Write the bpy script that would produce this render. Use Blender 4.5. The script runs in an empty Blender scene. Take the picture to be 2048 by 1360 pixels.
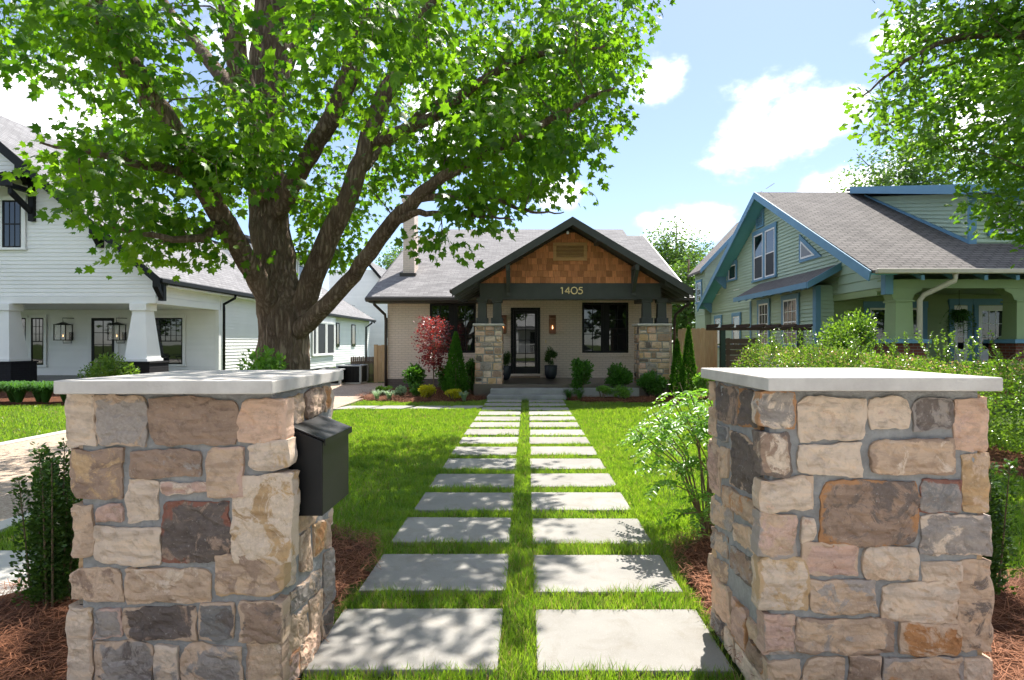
import bpy, math, random
import numpy as np
from mathutils import Vector, Matrix, noise

# ------------------------------------------------------------------ camera, sky, sun, exposure
SC = bpy.context.scene
COL = SC.collection
R = math.radians
cam_d = bpy.data.cameras.new("camera")
cam = bpy.data.objects.new("camera", cam_d)
COL.objects.link(cam)
EYE = 1.52
cam.location = (0, 0, EYE)
cam.rotation_euler = (R(90), 0, 0)
cam_d.sensor_width = 36
cam_d.lens = 20.0
cam_d.shift_x = -0.01465
cam_d.shift_y = 0.00244
cam_d.clip_start = 0.05
cam_d.clip_end = 1500
SC.camera = cam
SC.view_settings.view_transform = 'Standard'
SC.view_settings.look = 'None'
SC.view_settings.gamma = 1
SC.view_settings.exposure = 2.32
SUN_AZ, SUN_EL = 24.0, 56.0          # degrees to the right of the view (+Y), above the horizon
sun_dir = Vector((math.sin(R(SUN_AZ)) * math.cos(R(SUN_EL)), math.cos(R(SUN_AZ)) * math.cos(R(SUN_EL)), math.sin(R(SUN_EL))))
sd = bpy.data.lights.new("sun", 'SUN')
sd.energy = 2.3
sd.angle = R(0.53)
sd.color = (1.0, 0.955, 0.88)
sun = bpy.data.objects.new("sun", sd)
sun.rotation_euler = (-sun_dir).to_track_quat('-Z', 'Y').to_euler()
sun.location = (8, 20, 40)
COL.objects.link(sun)
SC.cycles.use_denoising = True
SC.cycles.use_adaptive_sampling = True
SC.cycles.adaptive_threshold = 0.02
SC.cycles.max_bounces = 7
SC.cycles.diffuse_bounces = 4
SC.cycles.glossy_bounces = 3
SC.cycles.transmission_bounces = 4
SC.cycles.transparent_max_bounces = 4
SC.cycles.caustics_reflective = False
SC.cycles.caustics_refractive = False
SC.cycles.sample_clamp_indirect = 6

W = bpy.data.worlds.new("World")
SC.world = W
W.use_nodes = True
nt = W.node_tree
nt.nodes.clear()
wo = nt.nodes.new('ShaderNodeOutputWorld')
bg = nt.nodes.new('ShaderNodeBackground')
sky = nt.nodes.new('ShaderNodeTexSky')
sky.sky_type = 'NISHITA'
sky.sun_disc = False
sky.sun_elevation = R(SUN_EL)
sky.sun_rotation = R(SUN_AZ)
sky.air_density = 0.75
sky.dust_density = 0.3
sky.ozone_density = 2.2
tc = nt.nodes.new('ShaderNodeTexCoord')
SKY_STRENGTH = 0.050


def wmath(op, a, b=None, c=None):
    n = nt.nodes.new('ShaderNodeMath')
    n.operation = op
    for i, v in enumerate((a, b, c)):
        if v is None:
            continue
        if isinstance(v, (int, float)):
            n.inputs[i].default_value = v
        else:
            nt.links.new(v, n.inputs[i])
    return n.outputs[0]


sep = nt.nodes.new('ShaderNodeSeparateXYZ')
nt.links.new(tc.outputs['Generated'], sep.inputs[0])
nz1 = nt.nodes.new('ShaderNodeTexNoise')
nz1.inputs['Scale'].default_value = 11
nz1.inputs['Detail'].default_value = 9
nz1.inputs['Roughness'].default_value = 0.56
mp = nt.nodes.new('ShaderNodeMapping')
mp.inputs['Scale'].default_value = (1, 1, 1.5)
nt.links.new(tc.outputs['Generated'], mp.inputs[0])
nt.links.new(mp.outputs[0], nz1.inputs['Vector'])
nz2 = nt.nodes.new('ShaderNodeTexNoise')
nz2.inputs['Scale'].default_value = 2.6
nz2.inputs['Detail'].default_value = 2
mp2 = nt.nodes.new('ShaderNodeMapping')
mp2.inputs['Scale'].default_value = (1, 1, 1.9)
mp2.inputs['Location'].default_value = (3.1, 0.4, 1.7)
nt.links.new(tc.outputs['Generated'], mp2.inputs[0])
nt.links.new(mp2.outputs[0], nz2.inputs['Vector'])
az = wmath('ARCTAN2', sep.outputs[0], sep.outputs[1])
el = wmath('ARCSINE', sep.outputs[2])
# cumulus banks: azimuth, elevation, half-width, half-height in degrees
BANKS = [(21.4, 19.6, 4.6, 3.6), (28.8, 20.3, 4.6, 3.0), (24.6, 19.4, 5.2, 3.0), (12.4, 24.3, 3.0, 2.7), (3.1, 14.7, 3.6, 2.4), (30.5, 13.7, 5.4, 2.2), (33.0, 24.3, 4.0, 2.4),
         (16.4, 11.2, 4.2, 2.0), (-40, 18, 8, 5), (-26, 27, 7, 5), (-8, 22, 5, 4), (41, 19, 6, 5)]
acc = None
for a0, e0, wa, we in BANKS:
    da = wmath('DIVIDE', wmath('SUBTRACT', az, R(a0)), R(wa))
    de = wmath('DIVIDE', wmath('SUBTRACT', el, R(e0)), R(we))
    q = wmath('ADD', wmath('MULTIPLY', da, da), wmath('MULTIPLY', de, de))
    b = wmath('SUBTRACT', 1.0, wmath('SQRT', q))
    acc = b if acc is None else wmath('MAXIMUM', acc, b)
# scattered cumulus over the rest of the sky, thickened out of view for fill light
rest = nt.nodes.new('ShaderNodeMapRange')
rest.inputs['From Min'].default_value = R(42)
rest.inputs['From Max'].default_value = R(62)
rest.inputs['To Min'].default_value = -0.60
rest.inputs['To Max'].default_value = 0.16
nt.links.new(wmath('MAXIMUM', wmath('ABSOLUTE', az), wmath('MULTIPLY', el, 1.35)), rest.inputs['Value'])
acc = wmath('MAXIMUM', acc, rest.outputs[0])
dens = wmath('ADD', wmath('MULTIPLY', acc, 0.62), wmath('MULTIPLY', wmath('SUBTRACT', nz1.outputs[0], 0.5), 1.75))
dens = wmath('ADD', dens, wmath('MULTIPLY', wmath('SUBTRACT', nz2.outputs[0], 0.5), 0.75))
mr = nt.nodes.new('ShaderNodeMapRange')
mr.interpolation_type = 'SMOOTHSTEP'
mr.inputs['From Min'].default_value = -0.06
mr.inputs['From Max'].default_value = 0.58
nt.links.new(dens, mr.inputs['Value'])
mix = nt.nodes.new('ShaderNodeMix')
mix.data_type = 'RGBA'
CLOUD = 13.0
body = nt.nodes.new('ShaderNodeMix')        # thick parts of a cloud are greyer than its rim
body.data_type = 'RGBA'
body.inputs[6].default_value = (CLOUD, CLOUD * .97, CLOUD * .92, 1)
body.inputs[7].default_value = (CLOUD * .30, CLOUD * .315, CLOUD * .34, 1)
thick = nt.nodes.new('ShaderNodeMapRange')
thick.interpolation_type = 'SMOOTHSTEP'
thick.inputs['From Min'].default_value = 0.34
thick.inputs['From Max'].default_value = 0.95
nt.links.new(dens, thick.inputs['Value'])
nt.links.new(thick.outputs[0], body.inputs[0])
nt.links.new(body.outputs[2], mix.inputs[7])
skb = nt.nodes.new('ShaderNodeMix')     # thin milky haze over the blue
skb.data_type = 'RGBA'
skb.inputs[0].default_value = 0.22
skb.inputs[7].default_value = (3.3, 3.6, 4.2, 1)
nt.links.new(sky.outputs[0], skb.inputs[6])
nt.links.new(skb.outputs[2], mix.inputs[6])
nt.links.new(wmath('MULTIPLY', wmath('POWER', mr.outputs[0], 1.5), 0.95), mix.inputs[0])
nt.links.new(mix.outputs[2], bg.inputs['Color'])
bg.inputs['Strength'].default_value = SKY_STRENGTH
nt.links.new(bg.outputs[0], wo.inputs['Surface'])

# ------------------------------------------------------------------ helpers
rnd = random.Random(11)
rng = np.random.default_rng(11)
F = 1138.0


def at(px, py, Y):
    """point of the place that stands Y metres away, measured on the photograph"""
    return Vector(((px - 1054) * Y / F, Y, EYE + (685 - py) * Y / F))


def node_mat(name):
    m = bpy.data.materials.new(name)
    m.use_nodes = True
    t = m.node_tree
    return m, t, t.nodes['Principled BSDF'], t.nodes['Material Output']


def N(t, typ, **kw):
    n = t.nodes.new('ShaderNode' + typ)
    for k, v in kw.items():
        if k in n.inputs.keys() if isinstance(k, str) else False:
            n.inputs[k].default_value = v
        else:
            setattr(n, k, v)
    return n


def rgba(c):
    return (c[0], c[1], c[2], 1)


def ramp(t, fac, stops):
    r = t.nodes.new('ShaderNodeValToRGB')
    e = r.color_ramp.elements
    while len(e) < len(stops):
        e.new(0.5)
    for i, (p, c) in enumerate(stops):
        e[i].position = p
        e[i].color = rgba(c) if len(c) == 3 else c
    t.links.new(fac, r.inputs[0])
    return r.outputs[0]


def noise_tex(t, scale, detail=4, rough=0.55, vec=None, stretch=None, dist=0):
    n = t.nodes.new('ShaderNodeTexNoise')
    n.inputs['Scale'].default_value = scale
    n.inputs['Detail'].default_value = detail
    n.inputs['Roughness'].default_value = rough
    n.inputs['Distortion'].default_value = dist
    if vec is None:
        tcn = t.nodes.new('ShaderNodeTexCoord')
        vec = tcn.outputs['Object']
    if stretch:
        mpn = t.nodes.new('ShaderNodeMapping')
        mpn.inputs['Scale'].default_value = stretch
        t.links.new(vec, mpn.inputs[0])
        vec = mpn.outputs[0]
    t.links.new(vec, n.inputs['Vector'])
    return n.outputs[0]


def mixc(t, fac, a, b, mode='MIX'):
    m = t.nodes.new('ShaderNodeMix')
    m.data_type = 'RGBA'
    m.blend_type = mode
    for i, v in ((0, fac), (6, a), (7, b)):
        if isinstance(v, (int, float)):
            m.inputs[i].default_value = v
        elif isinstance(v, (tuple, list)):
            m.inputs[i].default_value = rgba(v)
        else:
            t.links.new(v, m.inputs[i])
    return m.outputs[2]


def bump(t, bsdf, h, strength=0.5, dist=0.01):
    b = t.nodes.new('ShaderNodeBump')
    b.inputs['Strength'].default_value = strength
    b.inputs['Distance'].default_value = dist
    t.links.new(h, b.inputs['Height'])
    t.links.new(b.outputs[0], bsdf.inputs['Normal'])


def vary(t, col, amount, kind='object'):
    """brightness change from piece to piece"""
    if kind == 'object':
        src = t.nodes.new('ShaderNodeObjectInfo').outputs['Random']
    else:
        src = t.nodes.new('ShaderNodeNewGeometry').outputs['Random Per Island']
    h = t.nodes.new('ShaderNodeHueSaturation')
    mrn = t.nodes.new('ShaderNodeMapRange')
    mrn.inputs['To Min'].default_value = 1 - amount
    mrn.inputs['To Max'].default_value = 1 + amount
    t.links.new(src, mrn.inputs['Value'])
    t.links.new(mrn.outputs[0], h.inputs['Value'])
    t.links.new(col, h.inputs['Color'])
    return h.outputs[0]


def basic(name, c1, c2=None, ns=6, rough=0.7, spec=0.4, bs=0, bstr=0.3, bdist=0.004, metal=0, var=0, vkind='object', stretch=None, detail=5):
    m, t, b, o = node_mat(name)
    if c2 is None:
        c2 = tuple(x * 0.82 for x in c1)
    nz = noise_tex(t, ns, detail, 0.6, stretch=stretch)
    col = ramp(t, nz, [(0.3, c2), (0.7, c1)])
    if var:
        col = vary(t, col, var, vkind)
    t.links.new(col, b.inputs['Base Color'])
    b.inputs['Roughness'].default_value = rough
    b.inputs['Specular IOR Level'].default_value = spec
    b.inputs['Metallic'].default_value = metal
    if bs:
        bump(t, b, noise_tex(t, bs, 6, 0.6, stretch=stretch), bstr, bdist)
    return m


def leaf_mat(name, c1, c2, trans=0.45, gloss=0.35, rough=0.38, var=0.25, tcol=None, patch=0.4, pscale=1.1):
    m, t, b, o = node_mat(name)
    geo = t.nodes.new('ShaderNodeNewGeometry')
    col = ramp(t, geo.outputs['Random Per Island'], [(0.0, c1), (1.0, c2)])
    big = noise_tex(t, pscale, 5, 0.65)
    col = mixc(t, patch, col, ramp(t, big, [(0.35, c1), (0.65, c2)]))
    t.links.new(col, b.inputs['Base Color'])
    b.inputs['Roughness'].default_value = rough
    b.inputs['Specular IOR Level'].default_value = gloss
    tr = t.nodes.new('ShaderNodeBsdfTranslucent')
    tm = mixc(t, 1.0, col, tcol or (1.25, 1.3, 0.42), 'MULTIPLY')
    hs = t.nodes.new('ShaderNodeHueSaturation')
    hs.inputs['Value'].default_value = 2.0
    t.links.new(tm, hs.inputs['Color'])
    t.links.new(hs.outputs[0], tr.inputs['Color'])
    ms = t.nodes.new('ShaderNodeMixShader')
    ms.inputs[0].default_value = trans
    t.links.new(b.outputs[0], ms.inputs[1])
    t.links.new(tr.outputs[0], ms.inputs[2])
    t.links.new(ms.outputs[0], o.inputs['Surface'])
    return m


def plane_uv(t, mode):
    """2-D coordinates on a wall or a roof plane"""
    tcn = t.nodes.new('ShaderNodeTexCoord')
    s = t.nodes.new('ShaderNodeSeparateXYZ')
    t.links.new(tcn.outputs['Object'], s.inputs[0])
    c = t.nodes.new('ShaderNodeCombineXYZ')

    def mth(op, a, bb):
        n = t.nodes.new('ShaderNodeMath')
        n.operation = op
        for i, v in enumerate((a, bb)):
            if isinstance(v, (int, float)):
                n.inputs[i].default_value = v
            else:
                t.links.new(v, n.inputs[i])
        return n.outputs[0]
    kind, k = mode
    if kind == 'wall':
        t.links.new(mth('ADD', s.outputs[0], s.outputs[1]), c.inputs[0])
        t.links.new(s.outputs[2], c.inputs[1])
    elif kind == 'roof_y':
        t.links.new(s.outputs[0], c.inputs[0])
        t.links.new(mth('MULTIPLY', s.outputs[1], k), c.inputs[1])
    else:
        t.links.new(s.outputs[1], c.inputs[0])
        t.links.new(mth('MULTIPLY', s.outputs[0], k), c.inputs[1])
    return c.outputs[0]


def coursed(name, mode, c1, c2, cm, bw, bh, mortar, rough=0.85, bstr=0.5, bdist=0.01, blotch=0.25, grain=60):
    """brickwork and roof shingles too small to pick apart"""
    m, t, b, o = node_mat(name)
    vec = plane_uv(t, mode)
    br = t.nodes.new('ShaderNodeTexBrick')
    br.inputs['Color1'].default_value = rgba(c1)
    br.inputs['Color2'].default_value = rgba(c2)
    br.inputs['Mortar'].default_value = rgba(cm)
    br.inputs['Scale'].default_value = 1
    br.inputs['Brick Width'].default_value = bw
    br.inputs['Row Height'].default_value = bh
    br.inputs['Mortar Size'].default_value = mortar
    br.inputs['Mortar Smooth'].default_value = 0.3
    br.inputs['Bias'].default_value = 0.0
    t.links.new(vec, br.inputs['Vector'])
    nz = noise_tex(t, 1.1, 5, 0.6)
    col = mixc(t, blotch, br.outputs['Color'], ramp(t, nz, [(0.3, tuple(x * 0.6 for x in c2)), (0.7, c1)]))
    g = noise_tex(t, grain, 3, 0.7)
    col = mixc(t, 0.25, col, ramp(t, g, [(0.3, (0.0, 0.0, 0.0)), (0.7, (1, 1, 1))]), 'OVERLAY')
    t.links.new(col, b.inputs['Base Color'])
    b.inputs['Roughness'].default_value = rough
    b.inputs['Specular IOR Level'].default_value = 0.25
    inv = t.nodes.new('ShaderNodeMath')
    inv.operation = 'SUBTRACT'
    inv.inputs[0].default_value = 1
    t.links.new(br.outputs['Fac'], inv.inputs[1])
    ad = t.nodes.new('ShaderNodeMath')
    ad.operation = 'MULTIPLY_ADD'
    t.links.new(g, ad.inputs[0])
    ad.inputs[1].default_value = 0.4
    t.links.new(inv.outputs[0], ad.inputs[2])
    bump(t, b, ad.outputs[0], bstr, bdist)
    return m


class MB:
    """collects shapes in world coordinates; build() links them as one mesh"""

    def __init__(s):
        s.v, s.f = [], []

    def add(s, vs, fs):
        o = len(s.v)
        s.v += [tuple(p) for p in vs]
        s.f += [tuple(i + o for i in f) for f in fs]
        return s

    def hexa(s, p):
        return s.add(p, [(0, 3, 2, 1), (4, 5, 6, 7), (0, 1, 5, 4), (1, 2, 6, 5), (2, 3, 7, 6), (3, 0, 4, 7)])

    def box(s, x0, x1, y0, y1, z0, z1, fr=None):
        p = [(x0, y0, z0), (x1, y0, z0), (x1, y1, z0), (x0, y1, z0), (x0, y0, z1), (x1, y0, z1), (x1, y1, z1), (x0, y1, z1)]
        if fr:
            p = [fr(*q) for q in p]
        return s.hexa(p)

    def taper(s, cx, cy, z0, z1, a0, b0, a1, b1):
        p = [(cx - a0, cy - b0, z0), (cx + a0, cy - b0, z0), (cx + a0, cy + b0, z0), (cx - a0, cy + b0, z0),
             (cx - a1, cy - b1, z1), (cx + a1, cy - b1, z1), (cx + a1, cy + b1, z1), (cx - a1, cy + b1, z1)]
        return s.hexa(p)

    def prism(s, poly, ext):
        n = len(poly)
        e = Vector(ext)
        a = [Vector(p) for p in poly]
        return s.add(a + [p + e for p in a], [tuple(range(n)), tuple(range(2 * n - 1, n - 1, -1))] + [(i, (i + 1) % n + 0, (i + 1) % n + n, i + n) for i in range(n)])

    def bar(s, a, b, w, h, up=(0, 0, 1)):
        a, b, up = Vector(a), Vector(b), Vector(up)
        d = (b - a).normalized()
        sd_ = d.cross(up).normalized() * (w / 2)
        u = sd_.cross(d).normalized() * (h / 2)
        return s.hexa([a - sd_ - u, a + sd_ - u, b + sd_ - u, b - sd_ - u, a - sd_ + u, a + sd_ + u, b + sd_ + u, b - sd_ + u])

    def tube(s, pts, rad, n=8, cap=True):
        pts = [Vector(p) for p in pts]
        if isinstance(rad, (int, float)):
            rad = [rad] * len(pts)
        o = len(s.v)
        ref = Vector((0.3, 0.9, 0.1)) if abs((pts[-1] - pts[0]).normalized().z) > 0.8 else Vector((0, 0, 1))
        for i, p in enumerate(pts):
            d = (pts[min(i + 1, len(pts) - 1)] - pts[max(i - 1, 0)]).normalized()
            a = d.cross(ref)
            if a.length < 1e-4:
                a = d.cross(Vector((1, 0, 0)))
            a.normalize()
            b = a.cross(d)
            for k in range(n):
                t = 2 * math.pi * k / n
                s.v.append(tuple(p + (a * math.cos(t) + b * math.sin(t)) * rad[i]))
        for i in range(len(pts) - 1):
            for k in range(n):
                s.f.append((o + i * n + k, o + i * n + (k + 1) % n, o + (i + 1) * n + (k + 1) % n, o + (i + 1) * n + k))
        if cap:
            s.f.append(tuple(o + k for k in range(n - 1, -1, -1)))
            s.f.append(tuple(o + (len(pts) - 1) * n + k for k in range(n)))
        return s

    def lathe(s, c, prof, n=20):
        c = Vector(c)
        o = len(s.v)
        for r, z in prof:
            for k in range(n):
                t = 2 * math.pi * k / n
                s.v.append((c.x + r * math.cos(t), c.y + r * math.sin(t), c.z + z))
        for i in range(len(prof) - 1):
            for k in range(n):
                s.f.append((o + i * n + k, o + i * n + (k + 1) % n, o + (i + 1) * n + (k + 1) % n, o + (i + 1) * n + k))
        s.f.append(tuple(o + k for k in range(n - 1, -1, -1)))
        s.f.append(tuple(o + (len(prof) - 1) * n + k for k in range(n)))
        return s

    def build(s, name, mat, parent=None, bevel=0, smooth=False, fix=True):
        og = org(parent)
        me = bpy.data.meshes.new(name)
        me.from_pydata([(p[0] - og.x, p[1] - og.y, p[2] - og.z) for p in s.v], [], s.f)
        if fix:
            import bmesh
            bm = bmesh.new()
            bm.from_mesh(me)
            bmesh.ops.recalc_face_normals(bm, faces=bm.faces)
            bm.to_mesh(me)
            bm.free()
        return link(name, me, mat, parent, bevel, smooth)


ORG = {}


def org(o):
    return ORG.get(o.name, Vector((0, 0, 0))) if o else Vector((0, 0, 0))


def link(name, me, mat, parent=None, bevel=0, smooth=False, loc=None):
    if mat is not None and not me.materials:
        me.materials.append(mat)
    if smooth:
        me.polygons.foreach_set('use_smooth', [True] * len(me.polygons))
    o = bpy.data.objects.new(name, me)
    COL.objects.link(o)
    if parent:
        o.parent = parent
        ORG[o.name] = org(parent)
    if loc is not None:
        o.location = Vector(loc) - org(parent)
    if bevel:
        md = o.modifiers.new('bevel', 'BEVEL')
        md.width = bevel
        md.segments = 2
        md.limit_method = 'ANGLE'
    return o


def tag(o, label, cat, group=None):
    o['label'] = label
    o['category'] = cat
    if group:
        o['group'] = group
    return o


def thing(name, label, cat, loc, group=None):
    o = bpy.data.objects.new(name, None)
    o.empty_display_size = 0.2
    COL.objects.link(o)
    o.location = loc
    ORG[o.name] = Vector(loc)
    return tag(o, label, cat, group)


def structure(o, kind='structure'):
    o['kind'] = kind
    return o


def setting(name, loc=(0, 0, 0)):
    o = bpy.data.objects.new(name, None)
    COL.objects.link(o)
    o.location = loc
    ORG[o.name] = Vector(loc)
    o['kind'] = 'structure'
    return o


def np_mesh(name, V, Fc, smooth=False):
    """V (n,3), Fc (m,k) all faces of k corners"""
    me = bpy.data.meshes.new(name)
    k = Fc.shape[1]
    me.vertices.add(len(V))
    me.vertices.foreach_set('co', np.asarray(V, dtype=np.float32).ravel())
    me.loops.add(Fc.size)
    me.loops.foreach_set('vertex_index', Fc.astype(np.int32).ravel())
    me.polygons.add(len(Fc))
    me.polygons.foreach_set('loop_start', np.arange(0, Fc.size, k, dtype=np.int32))
    me.polygons.foreach_set('loop_total', np.full(len(Fc), k, dtype=np.int32))
    if smooth:
        me.polygons.foreach_set('use_smooth', np.ones(len(Fc), dtype=bool))
    me.update(calc_edges=True)
    return me


# leaf outlines, length 1 along +y, in the xy plane
def fan(out, c, droop):
    V = [(c[0], c[1], 0.0)] + [(x, y, -droop * (x * x * 1.6 + (y - c[1]) ** 2)) for x, y in out]
    n = len(out)
    return np.array(V), np.array([(0, i + 1, (i + 1) % n + 1) for i in range(n)])


_h = [(0.05, 0.0), (0.30, -0.06), (0.27, 0.10), (0.58, 0.24), (0.40, 0.36), (0.47, 0.60), (0.17, 0.56), (0, 1.0)]
_h2 = [(0.0, 0.0), (0.46, 0.06), (0.3, 0.27), (0.5, 0.56), (0.15, 0.54), (0, 1.0)]
MAPLE2 = fan(_h2 + [(-x, y) for x, y in _h2[-2:0:-1]], (0, 0.32), 0.28)
MAPLE = fan(_h + [(-x, y) for x, y in _h[-2::-1]], (0, 0.32), 0.28)
_o = [(0, 0), (0.14, 0.12), (0.10, 0.22), (0.24, 0.36), (0.17, 0.48), (0.34, 0.66), (0.2, 0.8), (0, 1.0)]
LOBED = fan(_o + [(-x, y) for x, y in _o[-2:0:-1]], (0, 0.5), 0.3)
OVATE = (np.array([(0, 0, 0), (0.24, 0.3, 0.06), (0.2, 0.68, 0.03), (0, 1, -0.1), (-0.2, 0.68, 0.03), (-0.24, 0.3, 0.06), (0, 0.45, -0.04)]),
         np.array([(0, 1, 6), (1, 2, 6), (2, 3, 6), (3, 4, 6), (4, 5, 6), (5, 0, 6)]))
LOZ = (np.array([(0, 0, 0), (0.3, 0.5, 0.05), (0, 1, -0.05), (-0.3, 0.5, 0.05)]), np.array([(0, 1, 2), (0, 2, 3)]))
SCALE = (np.array([(-0.12, 0, 0), (0.12, 0, 0), (0.0, 1, 0.03)]), np.array([(0, 1, 2)]))


def leaf_arrays(P, size, tmpl, fwd=None, up=0.6, g=None):
    """P (n,3) positions; fwd (n,3) rough pointing directions; up: how level the blades lie"""
    g = g or rng
    n = len(P)
    T, Fc = tmpl
    if fwd is None:
        a = g.uniform(0, 2 * np.pi, n)
        fwd = np.stack([np.cos(a), np.sin(a), g.uniform(-0.9, 0.25, n)], 1)
    fwd = fwd + g.normal(0, 0.18, (n, 3))
    fwd /= np.linalg.norm(fwd, axis=1)[:, None] + 1e-9
    nrm = g.normal(0, 1, (n, 3)) * (1 - up) + np.array([0, 0, 1.0]) * up
    nrm -= (nrm * fwd).sum(1)[:, None] * fwd
    nrm /= np.linalg.norm(nrm, axis=1)[:, None] + 1e-9
    sid = np.cross(fwd, nrm)
    sz = np.broadcast_to(size, (n,))[:, None, None]
    V = (T[None, :, 0:1] * sid[:, None, :] + T[None, :, 1:2] * fwd[:, None, :] + T[None, :, 2:3] * nrm[:, None, :]) * sz + P[:, None, :]
    Fa = Fc[None] + (np.arange(n) * len(T))[:, None, None]
    return V.reshape(-1, 3), Fa.reshape(-1, 3)


def foliage(name, P, size, tmpl, mat, parent, fwd=None, up=0.6, stuff=True):
    V, Fa = leaf_arrays(np.asarray(P, float), size, tmpl, fwd, up)
    og = org(parent)
    me = np_mesh(name, V - np.array(og), Fa)
    o = link(name, me, mat, parent)
    if stuff:
        o['kind'] = 'stuff'
    return o


def blob_points(n, c, r, lumps=9, shell=0.55, g=None):
    """uneven bush volume: points in the union of lumps, denser near the outside"""
    g = g or rng
    c = np.array(c, float)
    r = np.array(r, float)
    d = g.normal(0, 1, (lumps, 3))
    d /= np.linalg.norm(d, axis=1)[:, None]
    lc = d * g.uniform(0.35, 0.62, lumps)[:, None]
    lr = g.uniform(0.34, 0.52, lumps)
    k = g.integers(0, lumps, n)
    q = g.normal(0, 1, (n, 3))
    q /= np.linalg.norm(q, axis=1)[:, None]
    q = lc[k] + q * (lr[k] * np.clip(g.uniform(0, 1, n) ** shell, 0.1, 1.08))[:, None]
    return c + q * r
# ------------------------------------------------------------------ materials
m, t, b, o = node_mat('paver_concrete')
c = ramp(t, noise_tex(t, 1.7, 6, 0.6), [(0.3, (0.262, 0.248, 0.226)), (0.7, (0.335, 0.318, 0.292))])
c = mixc(t, ramp(t, noise_tex(t, 5.0, 8, 0.7, dist=0.8), [(0.50, (0, 0, 0)), (0.74, (0.75, 0.75, 0.75))]), c, (0.225, 0.20, 0.165))
c = mixc(t, ramp(t, noise_tex(t, 150, 3, 0.8), [(0.60, (0, 0, 0)), (0.72, (0.6, 0.6, 0.6))]), c, (0.20, 0.185, 0.165))
c = mixc(t, ramp(t, noise_tex(t, 210, 2, 0.8), [(0.62, (0, 0, 0)), (0.74, (0.5, 0.5, 0.5))]), c, (0.62, 0.60, 0.56))
c = vary(t, c, 0.10)
t.links.new(c, b.inputs['Base Color'])
b.inputs['Roughness'].default_value = 0.92
b.inputs['Specular IOR Level'].default_value = 0.2
bump(t, b, noise_tex(t, 120, 5, 0.8), 0.5, 0.004)
M_conc = m
M_step = basic('step_concrete', (0.34, 0.34, 0.33), (0.24, 0.24, 0.235), ns=2.5, rough=0.85, bs=70, bstr=0.25)
M_lime = basic('cap_limestone', (0.62, 0.58, 0.53), (0.45, 0.41, 0.375), ns=7, rough=0.85, spec=0.25, bs=110, bstr=0.5, bdist=0.004, detail=10)
M_mortar = basic('mortar', (0.37, 0.365, 0.355), (0.25, 0.245, 0.24), ns=14, rough=0.95, spec=0.15, bs=45, bstr=1.0, bdist=0.014, detail=8)
M_black = basic('black_metal', (0.007, 0.007, 0.0075), (0.005, 0.005, 0.0055), rough=0.42, spec=0.22, bs=0)
M_mail = basic('mailbox_powder_coat', (0.008, 0.008, 0.009), (0.006, 0.006, 0.007), ns=20, rough=0.45, spec=0.3, bs=400, bstr=0.06, bdist=0.001)
M_char = basic('charcoal_paint', (0.070, 0.073, 0.069), (0.057, 0.060, 0.057), ns=4, rough=0.55, spec=0.25, bs=40, bstr=0.1)
M_bronze = basic('bronze_gutter', (0.045, 0.036, 0.030), (0.034, 0.028, 0.024), rough=0.45, spec=0.5)
M_blackpaint = basic('black_paint', (0.010, 0.0105, 0.011), (0.007, 0.0075, 0.008), rough=0.5, spec=0.22)
M_white = basic('white_paint', (0.87, 0.865, 0.85), (0.81, 0.81, 0.795), ns=1.2, rough=0.6, spec=0.35, bs=30, bstr=0.06, var=0.025)
M_gold = basic('brass', (0.78, 0.60, 0.30), (0.66, 0.48, 0.22), rough=0.35, metal=0.75)
M_copper = basic('aged_copper', (0.30, 0.15, 0.09), (0.17, 0.085, 0.055), ns=12, rough=0.5, metal=0.5)
M_cedar = basic('cedar_shingle', (0.64, 0.265, 0.118), (0.44, 0.155, 0.066), ns=7, rough=0.75, spec=0.25, bs=60, bstr=0.4, bdist=0.004, var=0.34, stretch=(9, 1, 0.7))
M_vent = basic('cedar_vent', (0.55, 0.31, 0.14), (0.43, 0.22, 0.09), ns=6, rough=0.7, stretch=(1, 1, 6))
M_fence = basic('new_fence_board', (0.56, 0.40, 0.23), (0.44, 0.29, 0.15), ns=5, rough=0.8, spec=0.2, bs=30, bstr=0.25, var=0.14, stretch=(6, 6, 0.5))
M_oldfence = basic('old_fence_board', (0.17, 0.125, 0.09), (0.11, 0.08, 0.06), ns=5, rough=0.9, spec=0.15, bs=30, bstr=0.3, var=0.22, stretch=(6, 6, 0.5))
M_darkwood = basic('dark_stained_wood', (0.075, 0.045, 0.03), (0.045, 0.027, 0.02), ns=5, rough=0.8, bs=30, bstr=0.25, stretch=(6, 6, 0.6), var=0.15)
M_pot = basic('navy_pot', (0.022, 0.028, 0.036), (0.015, 0.019, 0.025), rough=0.4, spec=0.5)
M_navybrick = coursed('dark_pier_brick', ('wall', 1), (0.022, 0.022, 0.026), (0.018, 0.018, 0.022), (0.012, 0.012, 0.014), 0.22, 0.075, 0.01)
M_redbrick = coursed('red_brick', ('wall', 1), (0.20, 0.06, 0.04), (0.13, 0.04, 0.03), (0.2, 0.17, 0.15), 0.22, 0.075, 0.01)
M_taupe = coursed('painted_brick', ('wall', 1), (0.76, 0.63, 0.53), (0.73, 0.605, 0.505), (0.60, 0.49, 0.41), 0.215, 0.075, 0.010, rough=0.75, bstr=0.75, bdist=0.012, blotch=0.08)
M_found = coursed('brown_foundation', ('wall', 1), (0.15, 0.115, 0.10), (0.13, 0.10, 0.085), (0.11, 0.085, 0.075), 0.215, 0.075, 0.010, rough=0.8)
M_green = basic('sage_green_paint', (0.42, 0.53, 0.415), (0.38, 0.49, 0.38), ns=1.5, rough=0.65, bs=30, bstr=0.08, var=0.04)
M_greenp = basic('moss_green_paint', (0.30, 0.38, 0.20), (0.27, 0.35, 0.175), ns=1.5, rough=0.65, var=0.04)
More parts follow.
